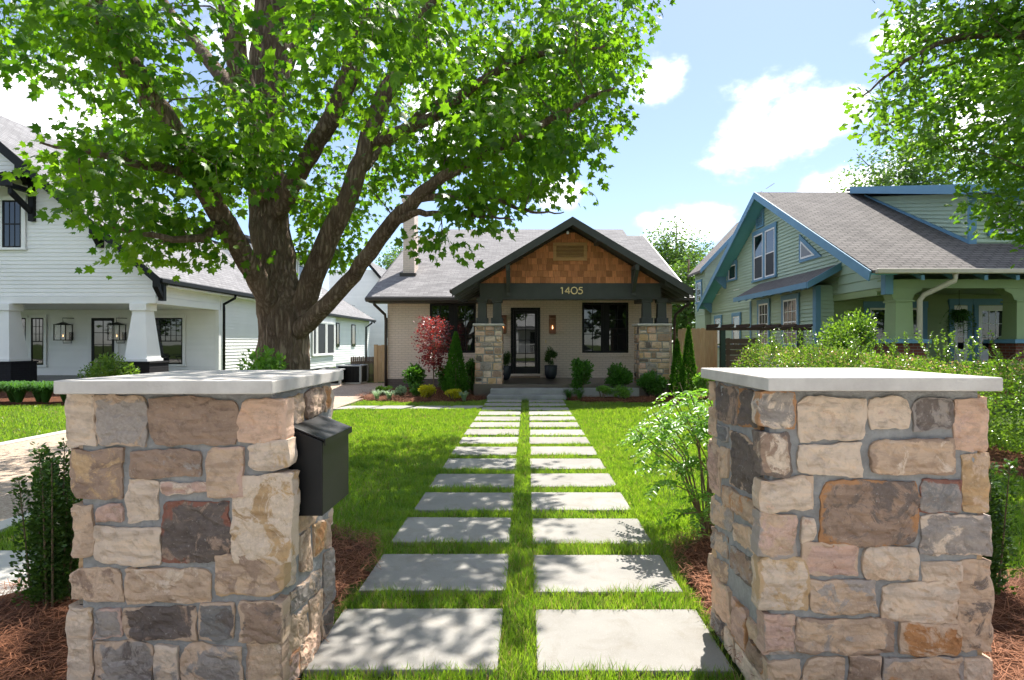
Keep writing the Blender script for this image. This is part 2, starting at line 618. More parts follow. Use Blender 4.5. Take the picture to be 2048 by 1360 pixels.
M_blue = basic('blue_trim_paint', (0.14, 0.29, 0.43), (0.12, 0.26, 0.39), ns=2, rough=0.6, bs=30, bstr=0.06)
M_soffit = basic('teal_soffit_paint', (0.15, 0.42, 0.50), (0.13, 0.38, 0.46), ns=2, rough=0.6)
M_cream = basic('cream_gutter', (0.62, 0.55, 0.46), (0.55, 0.48, 0.40), rough=0.5)
M_bulb = None


def glass_mat(name, c, rough=0.02):
    m, t, b, o = node_mat(name)
    b.inputs['Base Color'].default_value = rgba(c)
    b.inputs['Roughness'].default_value = rough
    b.inputs['Specular IOR Level'].default_value = 0.75
    b.inputs['IOR'].default_value = 1.55
    bump(t, b, noise_tex(t, 1.4, 2), 0.04, 0.02)
    return m


M_glass = glass_mat('window_glass', (0.010, 0.011, 0.012))
M_screen = basic('insect_screen', (0.035, 0.034, 0.037), (0.025, 0.025, 0.028), rough=0.55, spec=0.3)
M_lglass = glass_mat('lantern_glass', (0.9, 0.9, 0.88), 0.05)
_t = M_lglass.node_tree
_tr = _t.nodes.new('ShaderNodeBsdfTransparent')
_ms = _t.nodes.new('ShaderNodeMixShader')
_ms.inputs[0].default_value = 0.16
_t.links.new(_tr.outputs[0], _ms.inputs[1])
_t.links.new(_t.nodes['Principled BSDF'].outputs[0], _ms.inputs[2])
_t.links.new(_ms.outputs[0], _t.nodes['Material Output'].inputs['Surface'])
mm, tt, bb, oo = node_mat('gas_flame')
bb.inputs['Base Color'].default_value = (1, 0.6, 0.25, 1)
bb.inputs['Emission Color'].default_value = (1, 0.50, 0.2, 1)
bb.inputs['Emission Strength'].default_value = 1.2
M_bulb = mm

SL_MAIN = 1 / math.cos(math.atan(0.445))
SH = ((0.26, 0.25, 0.25), (0.158, 0.152, 0.154), (0.082, 0.079, 0.081))
M_roof = coursed('grey_shingles', ('roof_y', SL_MAIN), *SH, 0.30, 0.135, 0.006, rough=0.95, bstr=0.6, bdist=0.01, blotch=0.28)
M_roofx = coursed('grey_shingles_side', ('roof_x', 1.16), *SH, 0.30, 0.135, 0.006, rough=0.95, bstr=0.6, bdist=0.01, blotch=0.28)
M_wroof = coursed('light_grey_shingles', ('roof_x', 1.31), (0.27, 0.264, 0.268), (0.18, 0.176, 0.18), (0.09, 0.087, 0.092), 0.30, 0.15, 0.012, rough=0.95, bstr=0.6, bdist=0.01)
M_groof = coursed('brown_grey_shingles', ('roof_y', 1.13), (0.20, 0.182, 0.17), (0.132, 0.12, 0.113), (0.046, 0.042, 0.04), 0.30, 0.15, 0.02, rough=0.95, bstr=0.8, bdist=0.012, blotch=0.35)
M_groofx = coursed('brown_grey_shingles_side', ('roof_x', 1.13), (0.20, 0.182, 0.172), (0.155, 0.14, 0.133), (0.085, 0.075, 0.078), 0.30, 0.14, 0.012, rough=0.95, bstr=0.7)

# ground stuffs
m, t, b, o = node_mat('lawn_soil')
nz = noise_tex(t, 3.0, 6)
nf = noise_tex(t, 60, 4, 0.7)
c = ramp(t, nz, [(0.3, (0.045, 0.075, 0.016)), (0.7, (0.075, 0.115, 0.022))])
c = mixc(t, 0.35, c, ramp(t, nf, [(0.35, (0.05, 0.035, 0.02)), (0.65, (0.09, 0.15, 0.03))]))
t.links.new(c, b.inputs['Base Color'])
b.inputs['Roughness'].default_value = 1
b.inputs['Specular IOR Level'].default_value = 0.1
bump(t, b, nf, 0.8, 0.03)
M_soil = m
m, t, b, o = node_mat('exposed_aggregate')
vo = t.nodes.new('ShaderNodeTexVoronoi')
vo.inputs['Scale'].default_value = 55
tcn = t.nodes.new('ShaderNodeTexCoord')
t.links.new(tcn.outputs['Object'], vo.inputs['Vector'])
c = ramp(t, vo.outputs['Color'], [(0.1, (0.22, 0.15, 0.10)), (0.5, (0.38, 0.28, 0.20)), (0.9, (0.52, 0.43, 0.33))])
c = mixc(t, 0.35, c, ramp(t, noise_tex(t, 1.2, 4), [(0.3, (0.25, 0.18, 0.13)), (0.7, (0.46, 0.36, 0.27))]))
t.links.new(c, b.inputs['Base Color'])
b.inputs['Roughness'].default_value = 0.85
bump(t, b, vo.outputs['Distance'], 0.6, 0.01)
M_aggr = m
M_mulch = basic('pine_straw_bed', (0.15, 0.062, 0.032), (0.07, 0.03, 0.018), ns=9, rough=1, spec=0.1, bs=70, bstr=0.9, bdist=0.03)
M_needle = basic('pine_needles', (0.30, 0.125, 0.062), (0.15, 0.06, 0.032), ns=3, rough=0.8, spec=0.25, var=0.5, vkind='island')
M_asphalt = basic('asphalt', (0.06, 0.06, 0.062), (0.045, 0.045, 0.047), ns=2, rough=0.95, bs=120, bstr=0.4)
M_walk = basic('sidewalk_concrete', (0.54, 0.515, 0.47), (0.46, 0.44, 0.40), ns=1.5, rough=0.9, bs=80, bstr=0.25)

# foliage
M_maple = leaf_mat('maple_leaf', (0.015, 0.070, 0.009), (0.135, 0.235, 0.018), trans=0.55, gloss=0.3, patch=0.5)
M_oak = leaf_mat('oak_leaf', (0.05, 0.125, 0.015), (0.13, 0.225, 0.03), trans=0.46, gloss=0.5, rough=0.3)
M_far = leaf_mat('far_leaf', (0.05, 0.105, 0.028), (0.11, 0.18, 0.05), trans=0.35, gloss=0.4)
M_boxw = leaf_mat('glossy_shrub_leaf', (0.035, 0.115, 0.018), (0.095, 0.22, 0.035), trans=0.34, gloss=0.5, rough=0.3)
M_yew = leaf_mat('yew_needles', (0.030, 0.075, 0.014), (0.065, 0.125, 0.025), trans=0.25, gloss=0.35)
M_arb = leaf_mat('arborvitae_scales', (0.030, 0.105, 0.012), (0.075, 0.18, 0.022), trans=0.3, gloss=0.2, rough=0.6)
M_hedge = leaf_mat('abelia_leaf', (0.065, 0.14, 0.022), (0.18, 0.275, 0.05), trans=0.34, gloss=0.5, rough=0.25)
M_bronzeleaf = leaf_mat('abelia_bronze_leaf', (0.30, 0.20, 0.12), (0.42, 0.34, 0.22), trans=0.35, gloss=0.6, rough=0.35, tcol=(1.1, 1.0, 0.7))
M_yel = leaf_mat('golden_shrub_leaf', (0.30, 0.29, 0.018), (0.46, 0.42, 0.03), trans=0.35, gloss=0.3)
M_red = leaf_mat('red_maple_leaf', (0.085, 0.018, 0.022), (0.22, 0.05, 0.055), trans=0.4, gloss=0.8, rough=0.3, tcol=(1.5, 0.85, 0.6))
M_comp = leaf_mat('compound_leaf', (0.085, 0.185, 0.030), (0.16, 0.29, 0.055), trans=0.42, gloss=0.5)
M_lirio = leaf_mat('strap_leaf', (0.035, 0.10, 0.022), (0.07, 0.16, 0.035), trans=0.3, gloss=0.4)
M_silver = leaf_mat('silver_strap_leaf', (0.14, 0.22, 0.12), (0.30, 0.38, 0.25), trans=0.3, gloss=0.4, tcol=(1, 1.1, 0.8))
M_grass = leaf_mat('grass_blade', (0.062, 0.145, 0.018), (0.225, 0.305, 0.048), trans=0.45, gloss=0.55, rough=0.32, patch=0.55, pscale=4.5)
M_straw = leaf_mat('dry_grass_blade', (0.26, 0.21, 0.09), (0.36, 0.30, 0.15), trans=0.3, gloss=0.3, tcol=(1, 1, 0.7))
M_stem = basic('shrub_stem', (0.20, 0.15, 0.09), (0.12, 0.09, 0.05), rough=0.9)
m, t, b, o = node_mat('maple_bark')
tcn = t.nodes.new('ShaderNodeTexCoord')
mpn = t.nodes.new('ShaderNodeMapping')
mpn.inputs['Scale'].default_value = (9, 9, 1.5)
t.links.new(tcn.outputs['Object'], mpn.inputs[0])
vo = t.nodes.new('ShaderNodeTexVoronoi')
vo.feature = 'DISTANCE_TO_EDGE'
vo.inputs['Scale'].default_value = 2.0
nzb = noise_tex(t, 2.2, 6, 0.65, vec=mpn.outputs[0], dist=1.0)
ad = t.nodes.new('ShaderNodeVectorMath')
ad.operation = 'ADD'
t.links.new(mpn.outputs[0], ad.inputs[0])
t.links.new(nzb, ad.inputs[1])
t.links.new(ad.outputs[0], vo.inputs['Vector'])
hgt = mixc(t, 0.5, nzb, ramp(t, vo.outputs['Distance'], [(0.0, (0, 0, 0)), (0.28, (1, 1, 1))]))
c = ramp(t, hgt, [(0.15, (0.050, 0.033, 0.023)), (0.45, (0.18, 0.123, 0.088)), (0.8, (0.32, 0.245, 0.185))])
c = mixc(t, 0.35, c, ramp(t, noise_tex(t, 1.6, 4), [(0.35, (0.09, 0.06, 0.042)), (0.65, (0.36, 0.265, 0.195))]))
t.links.new(c, b.inputs['Base Color'])
b.inputs['Roughness'].default_value = 0.95
b.inputs['Specular IOR Level'].default_value = 0.15
bump(t, b, hgt, 1.0, 0.035)
M_bark = m

# ------------------------------------------------------------------ ground, drive, path
g = MB().box(-400, 400, -300, 700, -0.6, -0.02)
structure(g.build('ground', M_soil))
structure(MB().box(-300, 300, -9.5, -2.6, -0.3, -0.012).build('street', M_asphalt))
structure(MB().box(-300, 300, -2.42, 1.35, -0.3, 0.0).build('sidewalk', M_walk))  # unseen; widened and kept pale to bounce sunlight onto the pillar fronts
structure(MB().box(-300, 300, -2.6, -2.42, -0.3, 0.11).build('kerb', M_walk))
dr = MB().box(-7.75, -4.45, 1.36, 21.6, -0.3, -0.004)
structure(dr.build('driveway', M_aggr))
structure(MB().box(-7.95, -7.75, 1.36, 21.6, -0.3, 0.012).build('drive_edging', M_walk))
structure(MB().box(-4.45, -4.25, 1.36, 12.4, -0.3, 0.010).build('drive_edging', M_walk))
structure(MB().box(-3.9, -2.9, 3.05, 4.15, -0.3, 0.0055).build('side_walk_slab', M_walk, bevel=0.006))

PAV = []          # plan rectangles the lawn leaves free
walk = setting('walkway')
for i in range(15):
    y0 = 2.62 + i * 0.838
    for x0, x1 in ((-1.035, -0.135), (0.045, 0.955)):
        jx, jy = rnd.uniform(-0.008, 0.008), rnd.uniform(-0.008, 0.008)
        zt = rnd.uniform(0.006, 0.016)
        a = [(x0 + jx, y0 + jy), (x1 + jx, y0 + jy + rnd.uniform(-.006, .006)), (x1 + jx, y0 + .605 + jy), (x0 + jx, y0 + .605 + jy + rnd.uniform(-.006, .006))]
        MB().prism([(p[0], p[1], -0.06) for p in a], (0, 0, 0.06 + zt)).build('paver', M_conc, walk, bevel=rnd.uniform(.005, .012)).rotation_euler = (rnd.uniform(-.0006, .0006), rnd.uniform(-.003, .003), 0)
        PAV.append((x0, x1, y0, y0 + .605))
side = setting('side_path')
for k, x0 in enumerate((-4.35, -3.52, -2.66, -1.83)):
    s = 0.10
    MB().prism([(x0 - s, 12.95, -0.06), (x0 + .74 - s, 12.95, -0.06), (x0 + .74 + s, 13.6, -0.06), (x0 + s, 13.6, -0.06)], (0, 0, 0.07 + k % 2 * .004)).build('paver', M_conc, side, bevel=0.006)
    PAV.append((x0 - .08, x0 + .8, 12.95, 13.6))

# planting beds, gently mounded
def bed(name, poly, h=0.06, res=0.22):
    xs = [p[0] for p in poly]
    ys = [p[1] for p in poly]
    def inside(x, y):
        c_ = False
        for i in range(len(poly)):
            (x1, y1), (x2, y2) = poly[i], poly[i - 1]
            if (y1 > y) != (y2 > y) and x < (x2 - x1) * (y - y1) / (y2 - y1) + x1:
                c_ = not c_
        return c_
    nx, ny = int((max(xs) - min(xs)) / res) + 2, int((max(ys) - min(ys)) / res) + 2
    V, Fa = [], []
    for j in range(ny):
        for i in range(nx):
            x, y = min(xs) + i * (max(xs) - min(xs)) / (nx - 1), min(ys) + j * (max(ys) - min(ys)) / (ny - 1)
            ins = inside(x, y) and inside(x + .1, y) and inside(x - .1, y) and inside(x, y + .1) and inside(x, y - .1)
            z = h * (0.6 + 0.5 * noise.noise(Vector((x * 1.7, y * 1.7, 3)))) if ins else -0.05
            V.append((x, y, z))
    for j in range(ny - 1):
        for i in range(nx - 1):
            Fa.append((j * nx + i, j * nx + i + 1, (j + 1) * nx + i + 1, (j + 1) * nx + i))
    mb = MB()
    mb.add(V, Fa)
    return structure(mb.build(name, M_mulch, smooth=True, fix=False)), inside


BEDS = []
BEDS.append(bed('planting_bed', [(-4.75, 18.9), (-4.75, 15.6), (-4.1, 14.75), (-3.0, 14.35), (-1.6, 14.45), (-1.08, 14.9), (-1.06, 18.9)])[1])
BEDS.append(bed('planting_bed', [(1.02, 18.9), (1.02, 14.85), (1.7, 14.35), (3.0, 14.3), (4.6, 14.6), (6.0, 15.2), (6.0, 18.9)])[1])
BEDS.append(bed('planting_bed', [(-3.3, 1.45), (-1.05, 1.45), (-1.06, 3.3), (-1.0, 3.8), (-1.15, 4.35), (-1.7, 4.6), (-2.6, 4.2), (-3.3, 3.2)], 0.07, 0.11)[1])
BEDS.append(bed('planting_bed', [(3.6, 1.45), (1.0, 1.45), (1.0, 3.2), (1.0, 3.7), (1.06, 4.2), (1.5, 4.6), (2.3, 4.4), (3.6, 3.4)], 0.07, 0.11)[1])
BEDS.append(bed('planting_bed', [(4.3, 14.0), (4.35, 10), (5.2, 6.6), (5.9, 5.9), (7.4, 6.2), (7.2, 14.0)], 0.06)[1])
BEDS.append(bed('planting_bed', [(-20, 18.1), (-20, 13.7), (-11.0, 13.7), (-10.2, 15), (-10.6, 20), (-11.85, 20), (-11.85, 18.1)], 0.05, .3)[1])

# ------------------------------------------------------------------ stone pillars
TONE = dict(cream=(0.69, 0.545, 0.425), tan=(0.59, 0.425, 0.305), brown=(0.36, 0.25, 0.185), dark=(0.16, 0.128, 0.113), grey=(0.36, 0.315, 0.285),
            ochre=(0.54, 0.36, 0.20), peach=(0.68, 0.455, 0.33), pink=(0.58, 0.39, 0.315), red=(0.28, 0.115, 0.08), orange=(0.47, 0.235, 0.105), slate=(0.215, 0.205, 0.20))
SM = {}


def stone_mat(a, b_, amt, rim):
    key = (a, b_, round(amt, 1), rim)
    if key in SM:
        return SM[key]
    m, t, b, o = node_mat('stone_%s_%s' % (a, b_))
    ca, cb, cr = TONE[a], TONE[b_], TONE[rim]
    n1 = noise_tex(t, 5.5, 7, 0.62, dist=0.6)
    lay = noise_tex(t, 2.5, 5, 0.6, stretch=(2, 2, 9), dist=0.4)
    n3 = noise_tex(t, 60, 5, 0.75)
    c = ramp(t, n1, [(0.30, tuple(x * 0.80 for x in ca)), (0.5, ca), (0.72, tuple(min(1, x * 1.16) for x in ca))])
    c = mixc(t, 0.55, c, ramp(t, lay, [(0.33, tuple(x * y for x, y in zip(ca, (0.55, 0.50, 0.46)))), (0.5, ca), (0.68, tuple(min(1, x * y) for x, y in zip(ca, (1.25, 1.15, 1.0))))]))
    st = noise_tex(t, 16, 8, 0.72, dist=0.5)
    c = mixc(t, ramp(t, st, [(0.50, (0, 0, 0)), (0.72, (0.6, 0.6, 0.6))]), c, tuple(x * 0.42 for x in ca))
    n2 = noise_tex(t, 7.0, 8, 0.7, dist=0.9)
    lo = 0.72 - 0.45 * amt
    c = mixc(t, ramp(t, n2, [(lo, (0, 0, 0)), (lo + 0.06, (0.9, 0.9, 0.9))]), c, mixc(t, 0.5, cb, ramp(t, n3, [(0.3, tuple(x * .6 for x in cb)), (0.7, tuple(min(1, x * 1.5) for x in cb))])))
    at_ = t.nodes.new('ShaderNodeAttribute')
    at_.attribute_name = 'rim'
    ma = t.nodes.new('ShaderNodeMath')
    ma.operation = 'MULTIPLY_ADD'
    t.links.new(n1, ma.inputs[0])
    ma.inputs[1].default_value = 1.5
    t.links.new(at_.outputs['Fac'], ma.inputs[2])
    c = mixc(t, ramp(t, ma.outputs[0], [(0.99, (0, 0, 0)), (1.0, (1, 1, 1))]) if False else ramp(t, wm(t, 'SUBTRACT', ma.outputs[0], 1.0), [(0.64, (0, 0, 0)), (0.70, (0.88, 0.88, 0.88))]), c, cr)
    sp = ramp(t, noise_tex(t, 75, 4, 0.85), [(0.60, (0, 0, 0)), (0.72, (0.55, 0.55, 0.55))])
    c = mixc(t, sp, c, (0.66, 0.61, 0.55))
    c = mixc(t, ramp(t, noise_tex(t, 48, 6, 0.8), [(0.58, (0, 0, 0)), (0.70, (0.5, 0.5, 0.5))]), c, tuple(x * 0.38 for x in ca))
    t.links.new(c, b.inputs['Base Color'])
    b.inputs['Roughness'].default_value = 0.9
    b.inputs['Specular IOR Level'].default_value = 0.2
    h = mixc(t, 0.5, n2, n3)
    bump(t, b, h, 1.0, 0.016)
    SM[key] = m
    return m


def wm(t, op, a, bv):
    n = t.nodes.new('ShaderNodeMath')
    n.operation = op
    t.links.new(a, n.inputs[0])
    n.inputs[1].default_value = bv
    return n.outputs[0]


def stone(quad, fr, mat, parent, proud=0.035, skirt=0.05, res=0.013, seed=0, small=False, grow=0.002):
    """one rough split-faced stone; quad: TL,TR,BR,BL in the (u,v) of the wall plane"""
    rr = random.Random(seed)
    q = [Vector(p) for p in quad]
    c0 = (q[0] + q[1] + q[2] + q[3]) / 4
    q = [p + Vector((math.copysign(grow, p.x - c0.x), math.copysign(grow, p.y - c0.y))) for p in q]
    w = ((q[1] - q[0]).length + (q[2] - q[3]).length) / 2
    h = ((q[3] - q[0]).length + (q[2] - q[1]).length) / 2
    nu, nv = (4, 4) if small else (max(6, min(26, int(w / res))), max(6, min(22, int(h / res))))
    off = Vector((rr.uniform(0, 50), rr.uniform(0, 50), rr.uniform(0, 50)))
    planes = [(rr.uniform(0.82, 1.15), rr.uniform(-0.35, 0.35), rr.uniform(-0.35, 0.35)) for _ in range(5)]
    cut = [rr.choice((0.0, 0.01, 0.03, 0.05, 0.12)) for _ in range(4)]
    V, rim = [], []
    ring = []
    for j in range(nv + 1):
        for i in range(nu + 1):
            s, t_ = 2 * i / nu - 1, 2 * j / nv - 1
            # crowd the outer rows towards the edge so that the arris stays crisp
            s = math.copysign(1 - (1 - abs(s)) ** 1.35, s)
            t_ = math.copysign(1 - (1 - abs(t_)) ** 1.35, t_)
            k = cut[(1 if s > 0 else 0) + (2 if t_ > 0 else 0)]
            ss = s * (1 - k * t_ ** 4 * abs(s))
            ts = t_ * (1 - k * s ** 4 * abs(t_))
            a, b_ = (ss + 1) / 2, (ts + 1) / 2
            p = (q[0] * (1 - a) + q[1] * a) * (1 - b_) + (q[3] * (1 - a) + q[2] * a) * b_
            e = max(abs(s), abs(t_))
            nz_ = noise.noise_vector(Vector((p.x * 9, p.y * 9, 0)) + off)
            nz2_ = noise.noise_vector(Vector((p.x * 30, p.y * 30, 0)) + off)
            nz3_ = noise.noise_vector(Vector((p.x * 75, p.y * 75, 0)) + off)
            amp = 0.4 if small else 1.0
            p = p + (Vector((nz_.x, nz_.y)) * 0.015 + Vector((nz2_.x, nz2_.y)) * 0.007 + Vector((nz3_.x, nz3_.y)) * 0.003) * amp
            hh = min(1.0, min(pa + pb * s + pc * t_ for pa, pb, pc in planes))
            rg = 1 - abs(noise.noise(Vector((p.x * 11, p.y * 17, 5)) + off))       # broken ledges of split stone
            d = proud * (0.30 + 0.70 * hh) + (0.006 * nz_.z + 0.0045 * nz2_.z + 0.003 * nz3_.z - 0.010 * max(0, rg - 0.8) * 5) * amp
            d *= 1 - 0.22 * e ** 14
            V.append(fr(p.x, d, p.y))
            rim.append(e)
            if i in (0, nu) or j in (0, nv):
                ring.append((i, j, p))
    F_ = []
    W_ = nu + 1
    for j in range(nv):
        for i in range(nu):
            F_.append((j * W_ + i, (j + 1) * W_ + i, (j + 1) * W_ + i + 1, j * W_ + i + 1))
    idx = {}
    for i, j, p in ring:
        c_ = (q[0] + q[1] + q[2] + q[3]) / 4
        idx[(i, j)] = len(V) + 1
        V.append(V[j * W_ + i])
        rim.append(1.0)
        pp = p + (p - c_).normalized() * -0.004
        V.append(fr(pp.x, -skirt, pp.y))
        rim.append(1.0)
    per = [(i, 0) for i in range(nu)] + [(nu, j) for j in range(nv)] + [(i, nv) for i in range(nu, 0, -1)] + [(0, j) for j in range(nv, 0, -1)]
    for k in range(len(per)):
        a, b_ = per[k], per[(k + 1) % len(per)]
        F_.append((idx[a] - 1, idx[b_] - 1, idx[b_], idx[a]))
    mb = MB()
    mb.add(V, F_)
    o = mb.build('stone', mat, parent, smooth=small)
    at_ = o.data.attributes.new('rim', 'FLOAT', 'POINT')
    at_.data.foreach_set('value', rim)
    return o


def auto_rows(u0, u1, v0, v1, seed, gap=0.02, hmin=0.11, hmax=0.22, wmin=0.12, wmax=0.32):
    rr = random.Random(seed)
    out = []
    v = v0
    while v < v1 - 0.05:
        h = rr.uniform(hmin, hmax)
        if v + h > v1 - 0.07:
            h = v1 - v
        u = u0
        while u < u1 - 0.02:
            w = rr.uniform(wmin, wmax)
            if u + w > u1 - wmin * 0.7:
                w = u1 - u
            if h > hmax * 0.75 and w < (wmin + wmax) / 2 and rr.random() < 0.6:
                m_ = v + h * rr.uniform(0.35, 0.65)
                out.append((u, u + w, v, m_))
                out.append((u, u + w, m_, v + h))
            else:
                out.append((u, u + w, v, v + h))
            u += w
        v += h
    res_ = []
    for a, b_, c_, d_ in out:
        j = lambda: rr.uniform(-0.008, 0.008)
        g2 = gap / 2
        res_.append([(a + g2 + j(), d_ - g2 + j()), (b_ - g2 + j(), d_ - g2 + j()), (b_ - g2 + j(), c_ + g2 + j()), (a + g2 + j(), c_ + g2 + j())])
    return res_


MIX = [('cream', 'tan', .3, 'tan'), ('tan', 'grey', .3, 'ochre'), ('brown', 'dark', .3, 'tan'), ('peach', 'cream', .3, 'tan'), ('tan', 'brown', .4, 'peach'),
       ('grey', 'dark', .4, 'tan'), ('cream', 'pink', .4, 'cream'), ('ochre', 'cream', .4, 'tan'), ('dark', 'grey', .3, 'tan'), ('pink', 'grey', .3, 'orange'), ('brown', 'grey', .4, 'orange')]


def pillar(label, x0, x1, y0, y1, top, capx, capy, front, inner, inner_side, org_z, sx, sy, ox, oy, isc, iox, ioy, seed):
    base = Vector(((x0 + x1) / 2, (y0 + y1) / 2, 0))
    t_ = thing('stone_pillar', label, 'pillar', base, 'stone gate pillars at the path')
    MB().box(x0, x1, y0, y1, -0.1, top - 0.003).build('mortar_core', M_mortar, t_, bevel=0.01)
    MB().box(capx[0], capx[1], capy[0], capy[1], top, top + 0.054).build('cap_slab', M_lime, t_, bevel=0.005)
    frF = lambda u, d, v: Vector((u, y0 - d, v))
    yp = y0 - 0.028
    k = seed
    lowest = 9
    for rect in front:
        (a, b_, c_, d_), spec = rect[:4], rect[4:]
        P = []
        for zx, zy in ((a, b_), (c_, b_), (c_, d_), (a, d_)):
            w_ = at(ox + zx * sx, oy + zy * sy, yp)
            P.append((w_.x, max(w_.z, 0.0) + rnd.uniform(-.006, .006)))
        lowest = min(lowest, P[2][1])
        k += 1
        stone(P, frF, stone_mat(*spec), t_, proud=rnd.uniform(0.014, 0.030), skirt=0.07, seed=k)
    for q in auto_rows(x0 - .02, x1 + .02, 0, lowest - 0.01, seed):
        k += 1
        stone(q, frF, stone_mat(*MIX[k * 7 % len(MIX)]), t_, seed=k)
    xi = x1 if inner_side > 0 else x0
    frI = lambda u, d, v: Vector((xi + inner_side * d, u, v))
    lowest = 9
    for quad, spec in inner:
        P = []
        for zx, zy in quad:
            px, py = iox + zx * isc, ioy + zy * isc
            Y = (xi + inner_side * 0.02) * F / (px - 1054)
            z = EYE - (py - 685) * Y / F
            P.append((Y, max(z, 0)))
        lowest = min(lowest, P[2][1], P[3][1])
        k += 1
        if inner_side < 0:
            P = [P[1], P[0], P[3], P[2]]
        stone(P, frI, stone_mat(*spec), t_, proud=rnd.uniform(0.012, 0.026), seed=k)
    for q in auto_rows(y0 + .03, y1 + .01, 0, max(0.1, lowest + .05), seed + 3):
        k += 1
        stone(q, frI, stone_mat(*MIX[k * 5 % len(MIX)]), t_, proud=.028, seed=k)
    frB = lambda u, d, v: Vector((u, y1 + d, v))
    xo = x0 if inner_side > 0 else x1
    frO = lambda u, d, v: Vector((xo - inner_side * d, u, v))
    for fr_, a, b_ in ((frB, x0 - .01, x1 + .01), (frO, y0 + .0, y1 + .01)):
        for q in auto_rows(a, b_, 0, top - 0.02, seed + 5):
            k += 1
            stone(q, fr_, stone_mat(*MIX[k * 3 % len(MIX)]), t_, proud=.034, seed=k, res=0.04)
    return t_


LF = [(275, 150, 388, 365, 'cream', 'tan', .2, 'cream'), (398, 152, 605, 365, 'tan', 'grey', .8, 'tan'), (620, 160, 1000, 362, 'brown', 'tan', .25, 'brown'),
      (1005, 168, 1215, 350, 'peach', 'cream', .2, 'peach'), (290, 385, 510, 600, 'brown', 'ochre', .55, 'brown'), (540, 390, 840, 498, 'brown', 'grey', .4, 'brown'),
      (870, 375, 1025, 580, 'tan', 'orange', .3, 'pink'), (1050, 350, 1215, 470, 'cream', 'ochre', .3, 'cream'), (525, 515, 660, 700, 'cream', 'pink', .3, 'cream'),
      (675, 525, 865, 578, 'pink', 'cream', .4, 'cream'), (295, 630, 385, 850, 'tan', 'brown', .3, 'tan'), (398, 622, 505, 700, 'pink', 'brown', .4, 'pink'),
      (385, 718, 668, 880, 'cream', 'grey', .25, 'cream'), (675, 600, 965, 875, 'dark', 'brown', .45, 'red'), (978, 485, 1232, 865, 'ochre', 'cream', .6, 'cream'),
      (285, 893, 503, 1032, 'brown', 'tan', .6, 'tan'), (520, 892, 885, 1035, 'tan', 'cream', .35, 'tan'), (905, 850, 1205, 1010, 'tan', 'brown', .5, 'ochre'),
      (272, 1062, 375, 1400, 'cream', 'ochre', .35, 'tan'), (382, 1065, 495, 1195, 'grey', 'slate', .5, 'pink'), (510, 1060, 825, 1205, 'dark', 'brown', .4, 'tan'),
      (835, 1050, 980, 1195, 'slate', 'dark', .5, 'tan'), (1008, 1040, 1190, 1205, 'brown', 'dark', .4, 'tan'), (395, 1215, 635, 1420, 'grey', 'dark', .5, 'tan'),
      (652, 1222, 748, 1420, 'cream', 'grey', .5, 'cream'), (760, 1222, 1020, 1420, 'grey', 'tan', .5, 'tan'), (1035, 1215, 1195, 1420, 'tan', 'cream', .4, 'brown')]
LI = [([(1222, 158), (1300, 140), (1300, 270), (1222, 310)], ('tan', 'cream', .4, 'ochre')), ([(1308, 130), (1385, 118), (1385, 225), (1308, 255)], ('brown', 'tan', .4, 'brown')),
      ([(1390, 118), (1418, 112), (1418, 205), (1390, 218)], ('orange', 'tan', .4, 'tan')), ([(1228, 335), (1330, 310), (1330, 440), (1228, 455)], ('cream', 'tan', .3, 'cream')),
      ([(1340, 280), (1416, 240), (1416, 420), (1340, 460)], ('tan', 'grey', .4, 'tan')), ([(1240, 470), (1330, 450), (1330, 640), (1240, 640)], ('pink', 'cream', .4, 'tan')),
      ([(1340, 480), (1416, 440), (1416, 600), (1340, 640)], ('brown', 'tan', .4, 'tan')), ([(1250, 672), (1355, 655), (1345, 690), (1262, 750)], ('tan', 'cream', .4, 'tan')),
      ([(1205, 812), (1270, 770), (1268, 940), (1205, 980)], ('cream', 'tan', .3, 'cream')), ([(1285, 742), (1336, 715), (1336, 890), (1285, 912)], ('tan', 'brown', .5, 'cream')),
      ([(1346, 700), (1395, 680), (1390, 800), (1346, 840)], ('ochre', 'orange', .5, 'tan')), ([(1398, 680), (1420, 670), (1420, 790), (1398, 795)], ('tan', 'pink', .5, 'tan')),
      ([(1386, 828), (1428, 800), (1428, 1010), (1386, 1060)], ('grey', 'brown', .3, 'brown')), ([(1250, 985), (1376, 880), (1376, 960), (1250, 1085)], ('grey', 'tan', .5, 'tan')),
      ([(1328, 1015), (1380, 975), (1380, 1120), (1328, 1180)], ('tan', 'orange', .4, 'tan')), ([(1200, 1130), (1320, 1040), (1320, 1190), (1200, 1310)], ('tan', 'cream', .4, 'grey'))]
pillar('stone pillar carrying the black mailbox, in tree shade', -1.835, -1.045, 2.345, 3.04, 1.315, (-1.875, -1.008), (2.25, 3.13), LF, LI, 1, 0,
       .4706, .4706, 0, 720, .4706, 0, 720, 100)
